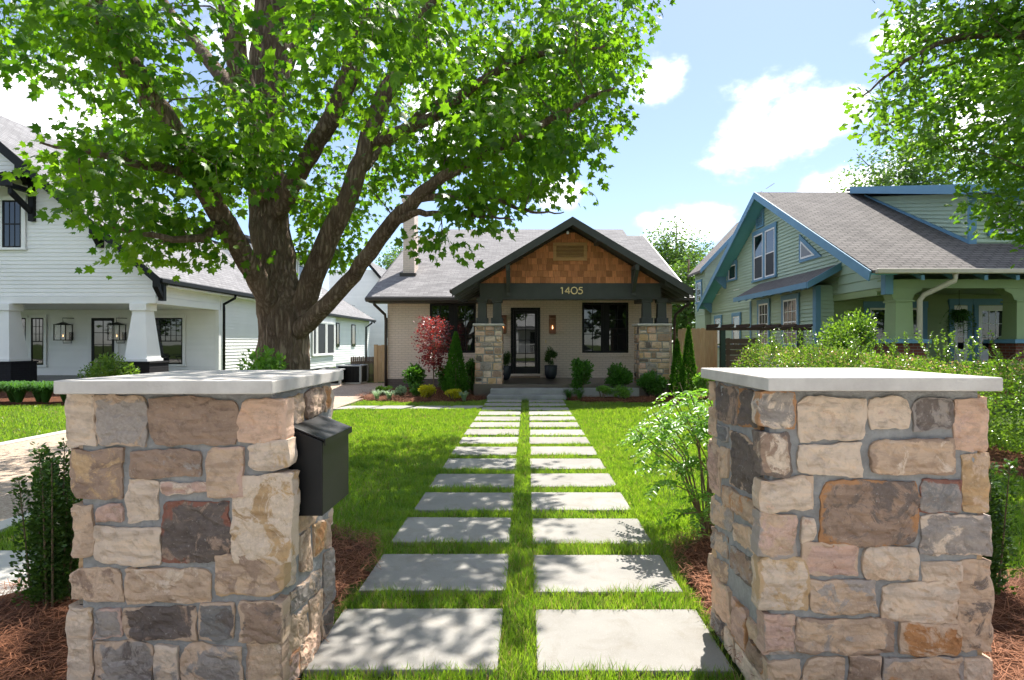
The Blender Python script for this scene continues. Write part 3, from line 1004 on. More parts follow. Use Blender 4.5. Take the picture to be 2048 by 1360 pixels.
RF = [(305, 135, 455, 290, 'grey', 'cream', .5, 'orange'), (470, 155, 760, 345, 'cream', 'tan', .4, 'cream'), (780, 165, 945, 305, 'cream', 'pink', .4, 'cream'),
      (962, 172, 1130, 305, 'grey', 'dark', .6, 'grey'), (1140, 165, 1282, 398, 'peach', 'pink', .4, 'peach'), (305, 310, 438, 495, 'brown', 'cream', .4, 'dark'),
      (468, 360, 740, 495, 'cream', 'tan', .2, 'cream'), (778, 335, 1145, 497, 'tan', 'cream', .35, 'brown'), (305, 505, 530, 650, 'cream', 'peach', .3, 'tan'),
      (560, 510, 985, 790, 'brown', 'dark', .55, 'orange'), (995, 515, 1165, 650, 'grey', 'slate', .5, 'red'), (1180, 410, 1292, 655, 'ochre', 'tan', .4, 'ochre'),
      (300, 665, 460, 845, 'tan', 'pink', .5, 'grey'), (482, 680, 548, 780, 'cream', 'pink', .4, 'cream'), (478, 792, 728, 922, 'pink', 'red', .25, 'tan'),
      (742, 800, 978, 940, 'cream', 'tan', .4, 'tan'), (990, 670, 1298, 838, 'grey', 'cream', .35, 'cream'), (1000, 865, 1175, 955, 'cream', 'tan', .3, 'cream'),
      (300, 850, 508, 1075, 'cream', 'ochre', .45, 'ochre'), (522, 945, 805, 1088, 'tan', 'grey', .5, 'tan'), (830, 955, 1148, 1120, 'cream', 'tan', .35, 'tan'),
      (1160, 860, 1300, 1255, 'tan', 'dark', .4, 'tan'), (330, 1095, 455, 1260, 'pink', 'tan', .5, 'grey'), (460, 1110, 885, 1258, 'tan', 'grey', .45, 'brown'),
      (908, 1135, 1160, 1262, 'orange', 'tan', .5, 'tan'), (340, 1285, 480, 1420, 'tan', 'grey', .4, 'tan'), (490, 1270, 670, 1420, 'tan', 'brown', .4, 'tan'),
      (685, 1275, 820, 1420, 'brown', 'tan', .4, 'tan'), (830, 1275, 1175, 1420, 'tan', 'orange', .3, 'grey'), (1185, 1280, 1305, 1420, 'cream', 'orange', .3, 'tan')]
RI = [([(470, 318), (575, 340), (575, 530), (470, 495)], ('dark', 'brown', .5, 'brown')), ([(588, 345), (708, 372), (705, 560), (588, 530)], ('dark', 'grey', .3, 'orange')),
      ([(438, 312), (464, 316), (464, 405), (438, 400)], ('tan', 'pink', .4, 'tan')), ([(440, 430), (470, 440), (470, 590), (440, 575)], ('tan', 'peach', .4, 'tan')),
      ([(478, 522), (532, 545), (528, 620), (478, 600)], ('slate', 'dark', .4, 'grey')), ([(545, 552), (702, 640), (702, 925), (545, 825)], ('dark', 'grey', .25, 'tan')),
      ([(435, 592), (490, 640), (490, 890), (435, 850)], ('pink', 'brown', .5, 'tan')), ([(497, 630), (534, 645), (534, 800), (497, 790)], ('tan', 'grey', .5, 'tan')),
      ([(505, 828), (670, 922), (670, 1035), (505, 930)], ('tan', 'orange', .5, 'brown')), ([(440, 890), (550, 955), (547, 1070), (440, 1010)], ('tan', 'grey', .5, 'tan')),
      ([(678, 950), (728, 985), (728, 1150), (678, 1090)], ('dark', 'grey', .4, 'brown')), ([(556, 1000), (662, 1062), (700, 1215), (556, 1110)], ('tan', 'cream', .4, 'grey')),
      ([(445, 1045), (530, 1095), (527, 1200), (445, 1150)], ('grey', 'tan', .5, 'brown')), ([(540, 1125), (702, 1245), (702, 1395), (540, 1250)], ('brown', 'grey', .5, 'dark')),
      ([(430, 1175), (525, 1225), (525, 1330), (430, 1270)], ('tan', 'brown', .5, 'brown'))]
pillar('sunlit stone pillar right of the paver path', 1.00, 1.862, 2.345, 3.04, 1.327, (0.955, 1.885), (2.25, 3.13), RF, RI, -1, 0,
       .4704, .4704, 1380, 720, .397, 1240, 640, 300)

# mailbox on the inner face of the left pillar
mbx = thing('mailbox', 'black wall mailbox on the stone pillar', 'mailbox', (-1.0, 2.44, 0.72))
xa, xb, ya, yb = -1.012, -0.877, 2.44, 2.80
MB().prism([(xa, ya, 0.775), (xb, ya, 0.775), (xb, ya, 1.096), (xa, ya, 1.152)], (0, yb - ya, 0)).build('body', M_mail, mbx, bevel=0.004)
lid = MB().prism([(xa, ya - .006, 1.1545), (xb + .010, ya - .006, 1.0965), (xb + .010, ya - .006, 1.106), (xa, ya - .006, 1.164)], (0, yb - ya + .012, 0)).build('lid', M_mail, mbx, bevel=0.003)
MB().box(xb + .0105, xb + .0145, ya - .006, yb + .006, 1.078, 1.106).build('lid_lip', M_mail, lid)
# ------------------------------------------------------------------ building pieces shared by the three houses
def fr_front(y):      # wall that faces the street: u = x, d = towards the camera
    return lambda u, d, v: (u, y - d, v)


def fr_right(x):      # wall that faces +x: u = y
    return lambda u, d, v: (x + d, u, v)


def fr_left(x):       # wall that faces -x: u = y
    return lambda u, d, v: (x - d, u, v)


def window(parent, fr, u0, u1, v0, v1, mf, mg, cols=2, rows=2, casing=0.0, mc=None, sash=0.05, d0=0.0, units=1, split=False, sill=True, grid_top=False, screen=None, name='window', mull=0.07, muntin=0.022, cross=None):
    """one window: casing boards, a sash per unit, panes and glazing bars"""
    if casing:
        c = MB()
        c.box(u0 - casing, u0, d0, d0 + .035, v0 - casing * .3, v1 + .002, fr).box(u1, u1 + casing, d0, d0 + .035, v0 - casing * .3, v1 + .002, fr)
        c.box(u0 - casing - .02, u1 + casing + .02, d0, d0 + .042, v1 + .004, v1 + casing * 1.2, fr)
        w = c.build(name, mc, parent)
    else:
        w = MB().box(u0 - .012, u1 + .012, d0 - .05, d0 + .012, v1 - .0, v1 + .014, fr).build(name, mf, parent)
    if sill:
        MB().box(u0 - casing - .03, u1 + casing + .03, d0, d0 + .075, v0 - .075, v0 - .004, fr).build('sill', mc or mf, w)
    uw = (u1 - u0) / units
    for k in range(units):
        a, b_ = u0 + k * uw + (mull / 2 if k else 0), u0 + (k + 1) * uw - (mull / 2 if k < units - 1 else 0)
        f = MB()
        f.box(a, a + sash, d0, d0 + .028, v0, v1, fr).box(b_ - sash, b_, d0, d0 + .028, v0, v1, fr)
        f.box(a + sash, b_ - sash, d0, d0 + .028, v0, v0 + sash, fr).box(a + sash, b_ - sash, d0, d0 + .028, v1 - sash, v1, fr)
        if split:
            f.box(a + sash, b_ - sash, d0, d0 + .026, (v0 + v1) / 2 - .02, (v0 + v1) / 2 + .02, fr)
        f.build('frame', mf, w)
        MB().box(a + sash * .6, b_ - sash * .6, d0 - .02, d0 + .010, v0 + sash * .6, v1 - sash * .6, fr).build('pane', screen if (screen and not split) else M_glass, w)
        gl, gh = v0 + sash, v1 - sash
        if grid_top:
            gl = (v0 + v1) / 2
        for i in range(1, cols):
            x = a + sash + (b_ - a - 2 * sash) * i / cols
            MB().box(x - muntin / 2, x + muntin / 2, d0 + .004, d0 + .021, gl, gh, fr).build('muntin', mf, w)
        ys = cross if cross else [i / rows for i in range(1, rows)]
        for q in ys:
            y = gl + (gh - gl) * q
            MB().box(a + sash, b_ - sash, d0 + .003, d0 + .019, y - muntin / 2, y + muntin / 2, fr).build('muntin', mf, w)
        if screen and split:
            MB().box(a + sash * .8, b_ - sash * .8, d0 + .012, d0 + .016, v0 + sash * .8, (v0 + v1) / 2 - .02, fr).build('insect_screen', screen, w)
    if units > 1:
        for k in range(1, units):
            MB().box(u0 + k * uw - mull / 2 + .002, u0 + k * uw + mull / 2 - .002, d0, d0 + .034, v0, v1, fr).build('mullion', mc or mf, w)
    return w


def siding(parent, fr, poly, pitch, mat, d0=0.0, name='siding_board', holes=(), lap=None):
    """lap boards one by one; poly: convex outline in (u,v)"""
    lap = lap or (.026 if mat is M_white else .042)
    def span(v):
        xs = []
        n = len(poly)
        for i in range(n):
            (u1, v1), (u2, v2) = poly[i], poly[(i + 1) % n]
            if abs(v2 - v1) < 1e-9:
                if abs(v - v1) < 1e-6:
                    xs += [u1, u2]
            elif min(v1, v2) - 1e-9 <= v <= max(v1, v2) + 1e-9:
                xs.append(u1 + (u2 - u1) * (v - v1) / (v2 - v1))
        return (min(xs), max(xs)) if xs else None
    lo, hi = min(p[1] for p in poly), max(p[1] for p in poly)
    n = int(math.ceil((hi - lo) / pitch))
    for i in range(n):
        va, vb = lo + i * pitch, min(hi - 1e-4, lo + (i + 1) * pitch)
        if vb - va < 0.02:
            continue
        a, b_ = span(va + 1e-5), span(vb)
        if not a or not b_:
            continue
        runs = [(a[0], a[1], b_[0], b_[1])]
        for hu0, hu1, hv0, hv1 in holes:
            if hv0 < (va + vb) / 2 < hv1:
                nr = []
                for r_ in runs:
                    if r_[0] < hu0 and r_[1] > hu1:
                        nr += [(r_[0], hu0, r_[2], hu0), (hu1, r_[1], hu1, r_[3])]
                    else:
                        nr.append(r_)
                runs = nr
        for r_ in runs:
            p = [fr(r_[0], d0, va), fr(r_[1], d0, va), fr(r_[1], d0 + lap, va), fr(r_[0], d0 + lap, va),
                 fr(r_[2], d0 - .004, vb + .004), fr(r_[3], d0 - .004, vb + .004), fr(r_[3], d0 + .004, vb + .004), fr(r_[2], d0 + .004, vb + .004)]
            MB().hexa(p).build(name, mat, parent)


def roof_slab(name, quad, th, mat, parent, edge=None, **k):
    """a roof plane with thickness th below quad (four corners)"""
    q = [Vector(p) for p in quad]
    n = (q[1] - q[0]).cross(q[3] - q[0]).normalized()
    if n.z < 0:
        n = -n
    return MB().prism(q, n * -th).build(name, mat, parent, **k)


def downspout(parent, pts, mat, r=0.04, strap=True):
    return MB().tube(pts, r, 8).build('downspout', mat, parent, smooth=True)


def gutter(parent, a, b_, mat, w=0.12, h=0.11):
    return MB().bar(a, b_, w, h).build('gutter', mat, parent, bevel=0.02)


# ------------------------------------------------------------------ the taupe brick bungalow
H = thing('brick_bungalow', 'taupe painted brick bungalow with cedar shingle porch gable numbered 1405', 'house', (0.1, 20, 0))
YW, XL, XR, YB = 18.6, -4.56, 4.74, 33.0
EZ, RY, RZ = 2.98, 25.9, 6.39
# walls with real window and door openings in the front
DOOR = (-0.53, 0.43, 0.50, 2.66)
WIN = [(-3.18, -1.67, 1.18, 2.80), (1.80, 3.32, 1.18, 2.83)]
fw = MB()
cuts = sorted([(DOOR[0], DOOR[1], 0.36, DOOR[3])] + [(w[0], w[1], w[2], w[3]) for w in WIN])
u = XL
for a, b_, lo, hi in cuts:
    fw.box(u, a, YW, YW + .3, 0.33, 3.1)
    fw.box(a, b_, YW, YW + .3, hi, 3.1)
    fw.box(a, b_, YW, YW + .3, 0.33, lo)
    u = b_
fw.box(u, XR, YW, YW + .3, 0.33, 3.1)
fw.build('front_wall', M_taupe, H)
MB().box(XL, XL + .3, YW + .3, YB, 0.33, 3.1).prism([(XL + .001, YW + .2, 3.1), (XL + .001, RY, RZ - .35), (XL + .001, YB, 3.1)], (.28, 0, 0)).build('side_wall', M_taupe, H)
MB().box(XR - .3, XR, YW + .3, YB, 0.33, 3.1).prism([(XR - .29, YW + .2, 3.1), (XR - .29, RY, RZ - .35), (XR - .29, YB, 3.1)], (.28, 0, 0)).build('side_wall', M_taupe, H)
MB().box(XL + .3, XR - .3, YB - .3, YB, 0, 3.1).build('back_wall', M_taupe, H)
MB().box(XL - .02, XR + .02, YW - .02, YB + .02, -0.2, 0.335).build('foundation', M_found, H)
# main roof: eave slab, ridge slab, and the higher middle part of the ridge
sl = (RZ - EZ) / (RY - 18.1)
RO = MB().prism([(-5.09, 18.1, EZ), (5.28, 18.1, EZ), (5.28, RY, RZ), (-5.09, RY, RZ)], (0, 0.05, -0.12)).build('main_roof', M_roof, H)
MB().prism([(-4.05, RY + .001, RZ + .0005), (4.56, RY + .001, RZ + .0005), (4.56, RY + 1.2, RZ + 1.2 * sl), (-4.05, RY + 1.2, RZ + 1.2 * sl)], (0, 0.05, -0.12)).build('upper_roof', M_roof, RO)
MB().prism([(-5.09, RY + .06, RZ - .02), (5.28, RY + .06, RZ - .02), (5.28, 33.7, 3.0), (-5.09, 33.7, 3.0)], (0, -0.05, -0.12)).build('rear_roof', M_roof, RO)
MB().prism([(-4.05, RY + 1.25, RZ + 1.2 * sl - .02), (4.56, RY + 1.25, RZ + 1.2 * sl - .02), (4.56, 33.0, 4.0), (-4.05, 33.0, 4.0)], (0, -0.05, -0.12)).build('rear_roof', M_roof, RO)
MB().prism([(-4.04, RY + .1, RZ - .3), (-4.04, RY + 1.2, RZ + 1.2 * sl - .05), (-4.04, 32.9, 3.6), (-4.04, 30, 3.4)], (8.58, 0, 0)).build('attic_wall', M_taupe, H)
MB().box(-5.09, -1.9, 18.06, 18.1 - .003, EZ - .17, EZ + .0).box(4.35, 5.28, 18.06, 18.1 - .003, EZ - .17, EZ + .0).build('eave_fascia', M_bronze, H)
MB().box(-5.05, -1.6, 18.12, YW + .1, EZ - .19, EZ - .15).box(4.2, 5.2, 18.12, YW + .1, EZ - .19, EZ - .15).build('soffit', M_bronze, H)
gutter(H, (-5.12, 17.99, EZ - .09), (-1.95, 17.99, EZ - .09), M_bronze)
gutter(H, (4.4, 17.99, EZ - .09), (5.3, 17.99, EZ - .09), M_bronze)
for s, x in ((-1, -5.11), (1, 5.30)):
    MB().prism([(x - .02, 18.08, EZ - .17), (x + .02, 18.08, EZ - .17), (x + .02, RY, RZ - .15), (x - .02, RY, RZ - .15)], (0, 0, .16)).build('rake_board', M_bronze, H)
downspout(H, [(-4.85, 18.02, EZ - .14), (-4.85, 18.05, EZ - .25), (-4.62, 18.5, EZ - .55), (-4.60, 18.53, EZ - .75), (-4.60, 18.53, 0.1)], M_bronze, .045)
downspout(H, [(5.1, 18.02, EZ - .14), (5.1, 18.05, EZ - .25), (4.82, 18.45, EZ - .55), (4.80, 18.53, EZ - .75), (4.80, 18.53, 0.1)], M_bronze, .045)
# painted chimney
CH = MB().box(-4.42, -4.02, 20.3, 21.0, 3.5, 6.55).box(-4.46, -3.98, 20.26, 21.04, 6.55, 6.72).build('chimney', M_taupe, H)
MB().box(-4.36, -4.08, 20.38, 20.92, 6.73, 6.82).build('flue_cap', M_found, CH)
MB().box(-4.5, -3.94, 20.1, 21.2, 3.7, 3.98).build('flashing', M_bronze, CH)
# porch floor and steps
MB().box(-1.48, 4.04, 15.72, YW - .021, -0.1, 0.365).build('porch_floor', basic('brown_sealed_concrete', (0.115, 0.092, 0.076), (0.08, 0.064, 0.054), ns=2, rough=0.28, spec=0.5), H, bevel=.01)
MB().box(-0.66, 3.08, 15.60, 15.715, -0.1, 0.27).build('porch_kick_slab', M_step, H, bevel=.01)
ST = MB().prism([(-1.06, 15.02, -.1), (1.03, 15.02, -.1), (1.03, 15.02, .10), (0.98, 15.02, .125), (-1.01, 15.02, .125), (-1.06, 15.02, .10)], (0, .6, 0)).build('step', M_step, H, bevel=.012)
MB().box(-0.99, 0.97, 15.30, 15.72, .127, .262).build('step', M_step, H, bevel=.012)
# door
D = MB()
fr = fr_front(YW)
D.box(DOOR[0], DOOR[0] + .085, -.12, .03, DOOR[2], DOOR[3], fr).box(DOOR[1] - .085, DOOR[1], -.12, .03, DOOR[2], DOOR[3], fr).box(DOOR[0] + .085, DOOR[1] - .085, -.12, .03, DOOR[3] - .08, DOOR[3], fr)
DO = D.build('front_door', M_black, H)
a, b_ = DOOR[0] + .09, DOOR[1] - .09
f = MB()
f.box(a, a + .085, -.06, -.012, .50, 2.575, fr).box(b_ - .085, b_, -.06, -.012, .50, 2.575, fr).box(a + .085, b_ - .085, -.06, -.012, .50, .72, fr).box(a + .085, b_ - .085, -.06, -.012, 2.46, 2.575, fr)
f.build('leaf', M_black, DO)
MB().box(a + .07, b_ - .07, -.045, -.03, .7, 2.48, fr).build('pane', M_glass, DO)
MB().box((a + b_) / 2 - .011, (a + b_) / 2 + .011, -.034, -.016, .72, 2.46, fr).build('muntin', M_black, DO)
for q in (1.16, 1.60, 2.03):
    MB().box(a + .085, b_ - .085, -.034, -.018, q - .011, q + .011, fr).build('muntin', M_black, DO)
MB().tube([fr(b_ - .04, -.012, 1.42), fr(b_ - .04, .03, 1.42), fr(b_ - .14, .035, 1.42)], .011, 8).box(b_ - .065, b_ - .015, -.012, -.004, 1.34, 1.52, fr).build('handle', M_blackpaint, DO)
MB().box(DOOR[0] + .0, DOOR[1] - .0, -.1, .12, .37, .43, fr).build('threshold', basic('threshold_wood', (0.30, 0.20, 0.13), rough=.7), DO)
MB().box(DOOR[0] - .03, DOOR[1] + .03, -.05, .04, .43, .499, fr).build('door_sill', M_taupe, DO)
MB().box(.60, .63, 0, .02, 1.50, 1.61, fr).build('doorbell', M_gold, H)
for k, w in enumerate(WIN):
    wn = window(H, fr, w[0], w[1], w[2], w[3], M_blackpaint, None, cols=2, rows=2, d0=-.06, units=2, sill=False, sash=.075, mull=.13, cross=[.36, .68])
    MB().box(w[0] - .06, w[1] + .06, -.02, .035, w[2] - .14, w[2] - .001, fr).build('brick_sill', M_taupe, wn)
# copper gas lanterns beside the door
for x in (-0.78, 0.83):
    L = MB().box(x - .115, x + .115, 0, .03, 1.83, 2.42, fr).build('wall_lantern', M_copper, H)
    c = MB()
    c.taper(x, YW - .15, 2.33, 2.40, .10, .09, .06, .05)
    c.box(x - .11, x + .11, .03, .24, 2.29, 2.33, fr).box(x - .10, x + .10, .03, .23, 1.80, 1.84, fr)
    for q in (-.098, .088):
        c.box(x + q, x + q + .012, .22, .232, 1.84, 2.29, fr).box(x + q, x + q + .012, .03, .042, 1.84, 2.29, fr)
    c.build('lantern_cage', M_copper, L)
    MB().box(x - .012, x + .012, .11, .14, 1.84, 1.96, fr).build('burner', M_copper, L)
    MB().lathe((x, YW - .125, 1.96), [(.006, 0), (.018, .03), (.012, .07), (.002, .12)], 8).build('flame', M_bulb, L, smooth=True)
# stone porch piers, each with its stones, limestone cap and two tapered posts
BEAM = (-1.34, 3.80)
for (x0, x1), nm in (((-1.46, -0.69), 'left'), ((3.13, 4.00), 'right')):
    P = MB().box(x0 + .02, x1 - .02, 15.93, 16.66, -.1, 1.99).build('porch_pier', M_mortar, H)
    sd_ = 700 if nm == 'left' else 900
    k = sd_
    for fr_, q0, q1, sm in ((fr_front(15.93), x0, x1, False), (fr_right(x1 - .02), 15.92, 16.66, True), (fr_left(x0 + .02), 15.92, 16.66, True)):
        for q in auto_rows(q0, q1, 0.0, 1.985, k, gap=.034, hmin=.10, hmax=.27, wmin=.13, wmax=.36):
            k += 1
            stone(q, fr_, stone_mat(*MIX[(k * 7 + 3) % len(MIX)]), P, proud=.03, skirt=.03, seed=k, small=True)
    MB().box(x0 - .05, x1 + .05, 15.85, 16.72, 1.992, 2.05).build('pier_cap', M_lime, P, bevel=.008)
    cx = (x0 + x1) / 2
    for px in (-.20, .225) if nm == 'left' else (-.155, .275):
        c = MB()
        c.taper(cx + px, 16.27, 2.22, 2.66, .125, .125, .115, .115)
        c.box(cx + px - .165, cx + px + .165, 16.1, 16.44, 2.052, 2.22).box(cx + px - .15, cx + px + .15, 16.12, 16.42, 2.66, 2.775)
        c.build('porch_post', M_char, H, bevel=.006)
# beam, gable wall and cedar shingles
BY = 16.10
BM = MB().box(BEAM[0], BEAM[1], BY, BY + .34, 2.778, 3.20).box(BEAM[0], BEAM[0] + .3, BY + .341, YW - .003, 2.778, 3.20).box(BEAM[1] - .3, BEAM[1], BY + .341, YW - .003, 2.778, 3.20).build('porch_beam', M_char, H, bevel=.006)
MB().box(BEAM[0] - .02, BEAM[1] + .02, BY - .03, BY - .001, 2.742, 2.776).build('beam_trim', M_char, H)
MB().box(BEAM[0] + .302, BEAM[1] - .302, BY + .342, YW - .002, 2.90, 2.94).build('porch_ceiling', M_taupe, H)
AX, AZ, RK = 1.235, 4.917, 0.60       # gable apex and pitch (rise per metre)
gy = BY + .06
GW = MB().prism([(BEAM[0] - .45, gy, 3.201), (BEAM[1] + .45, gy, 3.201), (AX, gy, AZ - .18)], (0, .2, 0)).build('gable_wall', M_darkwood, H)
row = 0
v = 3.203
VENT = (0.74, 1.70, 3.84, 4.35)
frg = fr_front(gy)
shm = {}
while v < AZ - .35:
    h = .178
    def half(vv):
        return (AZ - .20 - vv) / RK
    u = AX - half(v) + rnd.uniform(-.1, 0)
    end = AX + half(v)
    while u < end - .02:
        w_ = rnd.choice((.10, .125, .14, .16, .18, .21))
        a, b_ = max(u, AX - half(v) - .02), min(u + w_ - .006, end)
        mid = (a + b_) / 2
        hide = VENT[0] - .02 < a and b_ < VENT[1] + .02 and VENT[2] < v and v + h < VENT[3]
        if b_ - a > .03 and not hide:
            dz = rnd.uniform(-.006, .006)
            p = [frg(a, .004, v + dz), frg(b_, .004, v + dz), frg(b_, .026 + rnd.uniform(0, .006), v + dz), frg(a, .026 + rnd.uniform(0, .006), v + dz)]
            def top(uu):
                return min(v + h + .012, AZ - .19 - abs(uu - AX) * RK)
            ta, tb = max(top(a), v + .01), max(top(b_), v + .01)
            p += [frg(a, .0, ta), frg(b_, .0, tb), frg(b_, .006, tb), frg(a, .006, ta)]
            MB().hexa(p).build('shingle', M_cedar, GW)
        u += w_
    v += h
VN = MB()
VN.box(VENT[0], VENT[0] + .09, .02, .06, VENT[2], VENT[3], frg).box(VENT[1] - .09, VENT[1], .02, .06, VENT[2], VENT[3], frg)
VN.box(VENT[0] + .09, VENT[1] - .09, .02, .06, VENT[2], VENT[2] + .09, frg).box(VENT[0] + .09, VENT[1] - .09, .02, .06, VENT[3] - .09, VENT[3], frg)
VO = VN.build('gable_vent', M_vent, H)
n = 8
for i in range(n):
    z = VENT[2] + .095 + i * (VENT[3] - VENT[2] - .19) / n
    MB().hexa([frg(VENT[0] + .09, .046, z), frg(VENT[1] - .09, .046, z), frg(VENT[1] - .09, .056, z + .002), frg(VENT[0] + .09, .056, z + .002),
               frg(VENT[0] + .09, .034, z + .026), frg(VENT[1] - .09, .034, z + .026), frg(VENT[1] - .09, .044, z + .028), frg(VENT[0] + .09, .044, z + .028)]).build('slat', M_vent, VO)
# porch roof: two slopes back into the main roof, barge boards, brackets, rafters
y0r, y1r = 15.42, 24.2
for s in (-1, 1):
    ex, ez = AX + s * 3.235, AZ - 3.235 * RK
    RP = MB().prism([(AX, y0r, AZ), (ex, y0r, ez), (ex, 18.6 if s < 0 else 18.6, ez), (AX, y1r - 1.2, AZ)], (-.0, 0, -.10)).build('porch_roof', M_roofx, H)
    MB().prism([(AX, y0r - .04, AZ + .012), (ex + s * .03, y0r - .04, ez - .006), (ex + s * .03, y0r - .04, ez - .215), (AX, y0r - .04, AZ - .215)], (0, .042, 0)).build('barge_board', M_char, H)
    MB().prism([(AX, y0r + .003, AZ - .104), (ex, y0r + .003, ez - .104), (ex, 18.0, ez - .104), (AX, 18.0, AZ - .104)], (0, 0, -.025)).build('soffit', M_char, H)
    for k in range(5):
        yy = 15.65 + k * .5
        MB().prism([(BEAM[0 if s < 0 else 1], yy, AZ - abs(BEAM[0 if s < 0 else 1] - AX) * RK - .13), (ex, yy, ez - .13), (ex, yy, ez - .25), (BEAM[0 if s < 0 else 1], yy, AZ - abs(BEAM[0 if s < 0 else 1] - AX) * RK - .27)], (0, .06, 0)).build('rafter_tail', M_char, H)
    gutter(H, (ex + s * .05, y0r, ez - .06), (ex + s * .05, 18.3, ez - .06), M_bronze, .11, .10)
    bx = AX + s * 1.76
    zt = AZ - 1.76 * RK - .215
    b3 = MB()
    b3.box(bx - .055, bx + .055, BY - .10, BY - .032, zt - .80, zt - .02)
    b3.prism([(bx - .05, BY - .102, zt - .72), (bx - .05, BY - .102, zt - .58), (bx - .05, y0r + .02, zt - .02), (bx - .05, y0r + .02, zt - .16)], (.1, 0, 0))
    b3.box(bx - .055, bx + .055, y0r + .01, BY - .102, zt - .11, zt + .0)
    b3.build('bracket', M_char, H, bevel=.004)
MB().box(AX + .66, AX + .78, y0r + .01, gy, AZ - .66, AZ - .52).build('outrigger', M_char, H)
MB().lathe((AX - .12, 15.6, AZ - .42), [(.03, 0), (.035, .05), (.015, .08)], 8).build('porch_floodlight', M_white, H)
# house number, modelled strokes standing proud of the beam
NUM = bpy.data.objects.new('house_number', None)
COL.objects.link(NUM)
NUM.parent = H
ORG[NUM.name] = org(H)
fy = BY - .018


def stroke(pts, nm='digit'):
    c = MB()
    for p, q in zip(pts[:-1], pts[1:]):
        c.bar((p[0], fy, p[1]), (q[0], fy, q[1]), .028, .016, up=(0, 1, 0))
    return c


def arc(cx, cz, rx, rz, a0, a1, n_=14):
    return [(cx + rx * math.cos(R(a0 + (a1 - a0) * i / n_)), cz + rz * math.sin(R(a0 + (a1 - a0) * i / n_))) for i in range(n_ + 1)]


zb, zt = 2.895, 3.085
x = 0.955
stroke([(x, zb + .155), (x + .045, zt - .004), (x + .045, zb)]).build('digit', M_gold, NUM)
x = 1.075
c = stroke([(x + .105, zb), (x + .105, zt), (x, zb + .058), (x + .15, zb + .058)])
c.build('digit', M_gold, NUM)
stroke(arc(1.335, (zb + zt) / 2, .085, .093, 0, 360, 24)).build('digit', M_gold, NUM)
x = 1.455
stroke([(x + .115, zt - .01), (x + .03, zt - .01), (x + .015, zb + .105)] + arc(x + .045, zb + .062, .068, .06, 120, -140, 14)).build('digit', M_gold, NUM)
# ------------------------------------------------------------------ the white house on the left
WH = thing('white_house', 'white clapboard house with steep gable and black trim beyond the driveway', 'house', (-18.6, 22, 0))
FY, SX = 18.4, -12.0                  # gable front and side wall planes
RX, RZ0, WS = -18.6, 9.55, 0.853      # ridge, pitch
EVX = -11.6
EVZ = RZ0 - (EVX - RX) * WS
PB = 22.1                             # porch back wall
# structural boxes behind the boards
wb = MB()
wb.prism([(-25.2, FY + .02, 3.0), (SX - .02, FY + .02, 3.0), (SX - .02, FY + .02, EVZ - .1), (RX, FY + .02, RZ0 - .35), (-25.2, FY + .02, EVZ - .1)], (0, 8.1, 0))
wb.box(-25.2, SX - .02, PB + .02, 26.5, 0, 3.0)
wb.build('wall_core', M_white, WH)
fr = fr_front(FY)
siding(WH, fr, [(-25.2, 3.02), (SX, 3.02), (SX, EVZ - .12), (RX, RZ0 - .3), (-25.2, EVZ - .12)], .128, M_white)
MB().box(-25.2, SX + .03, FY - .04, FY + .30, 2.78, 3.012).box(SX - .27, SX + .03, FY + .301, PB + .1, 2.78, 3.012).build('porch_beam', M_white, WH, bevel=.006)
siding(WH, fr_right(SX), [(FY + .02, 3.02), (26.5, 3.02), (26.5, EVZ - .05), (FY + .02, EVZ - .05)], .128, M_white)
siding(WH, fr_right(SX), [(PB + .12, .25), (26.5, .25), (26.5, 3.018), (PB + .12, 3.018)], .128, M_white)
MB().box(SX - .1, SX + .05, PB - .045, PB + .118, .2, 2.779).box(SX + .0, SX + .05, PB + .12, PB + .24, .2, EVZ - .06).build('corner_board', M_white, WH)
frp = fr_front(PB)
siding(WH, frp, [(-25, .25), (SX - .1, .25), (SX - .1, 2.77), (-25, 2.77)], .115, M_white)
MB().box(-25.2, SX + .1, FY - .25, PB, -.1, .24).build('porch_floor', M_step, WH, bevel=.01)
MB().box(-25.2, SX - .02, PB + .02, 26.5, -.2, .25).build('foundation', M_navybrick, WH)
MB().box(-25.1, SX - .28, FY + .31, PB - .01, 2.80, 2.84).build('porch_ceiling', M_white, WH)
# battered columns on dark brick piers
for cx in (-12.50, -16.9):
    P = MB().box(cx - .52, cx + .52, FY - .35, FY + .62, .24, .86).build('porch_pier', M_navybrick, WH)
    MB().box(cx - .55, cx + .55, FY - .38, FY + .65, .861, .91).build('pier_cap', M_navybrick, P)
    c = MB().taper(cx, FY + .13, 1.0, 2.55, .36, .36, .21, .21)
    c.box(cx - .40, cx + .40, FY - .27, FY + .53, .912, 1.0).box(cx - .27, cx + .27, FY - .14, FY + .40, 2.55, 2.777)
    c.build('porch_column', M_white, WH, bevel=.006)
# porch windows and door: u = x at the back wall
def wx(px):
    return (px - 1054) * PB / F
window(WH, frp, wx(298), wx(367), .68, 2.47, M_blackpaint, None, cols=6, rows=4, casing=.10, mc=M_white, d0=.045, grid_top=True, split=True, sash=.045, muntin=.016)
window(WH, frp, wx(20), wx(55), .65, 2.47, M_blackpaint, None, cols=4, rows=3, casing=.10, mc=M_white, d0=.045, grid_top=True, split=True, sash=.045, muntin=.016)
window(WH, frp, wx(65), wx(90), .65, 2.47, M_blackpaint, None, cols=3, rows=3, casing=.10, mc=M_white, d0=.045, grid_top=True, split=True, sash=.045, muntin=.016)
d = MB()
u0, u1 = wx(185), wx(231)
d.box(u0 - .14, u0, .0, .07, .25, 2.47, frp).box(u1, u1 + .14, .0, .07, .25, 2.47, frp).box(u0 - .16, u1 + .16, .0, .08, 2.472, 2.60, frp)
DR = d.build('porch_door', M_white, WH)
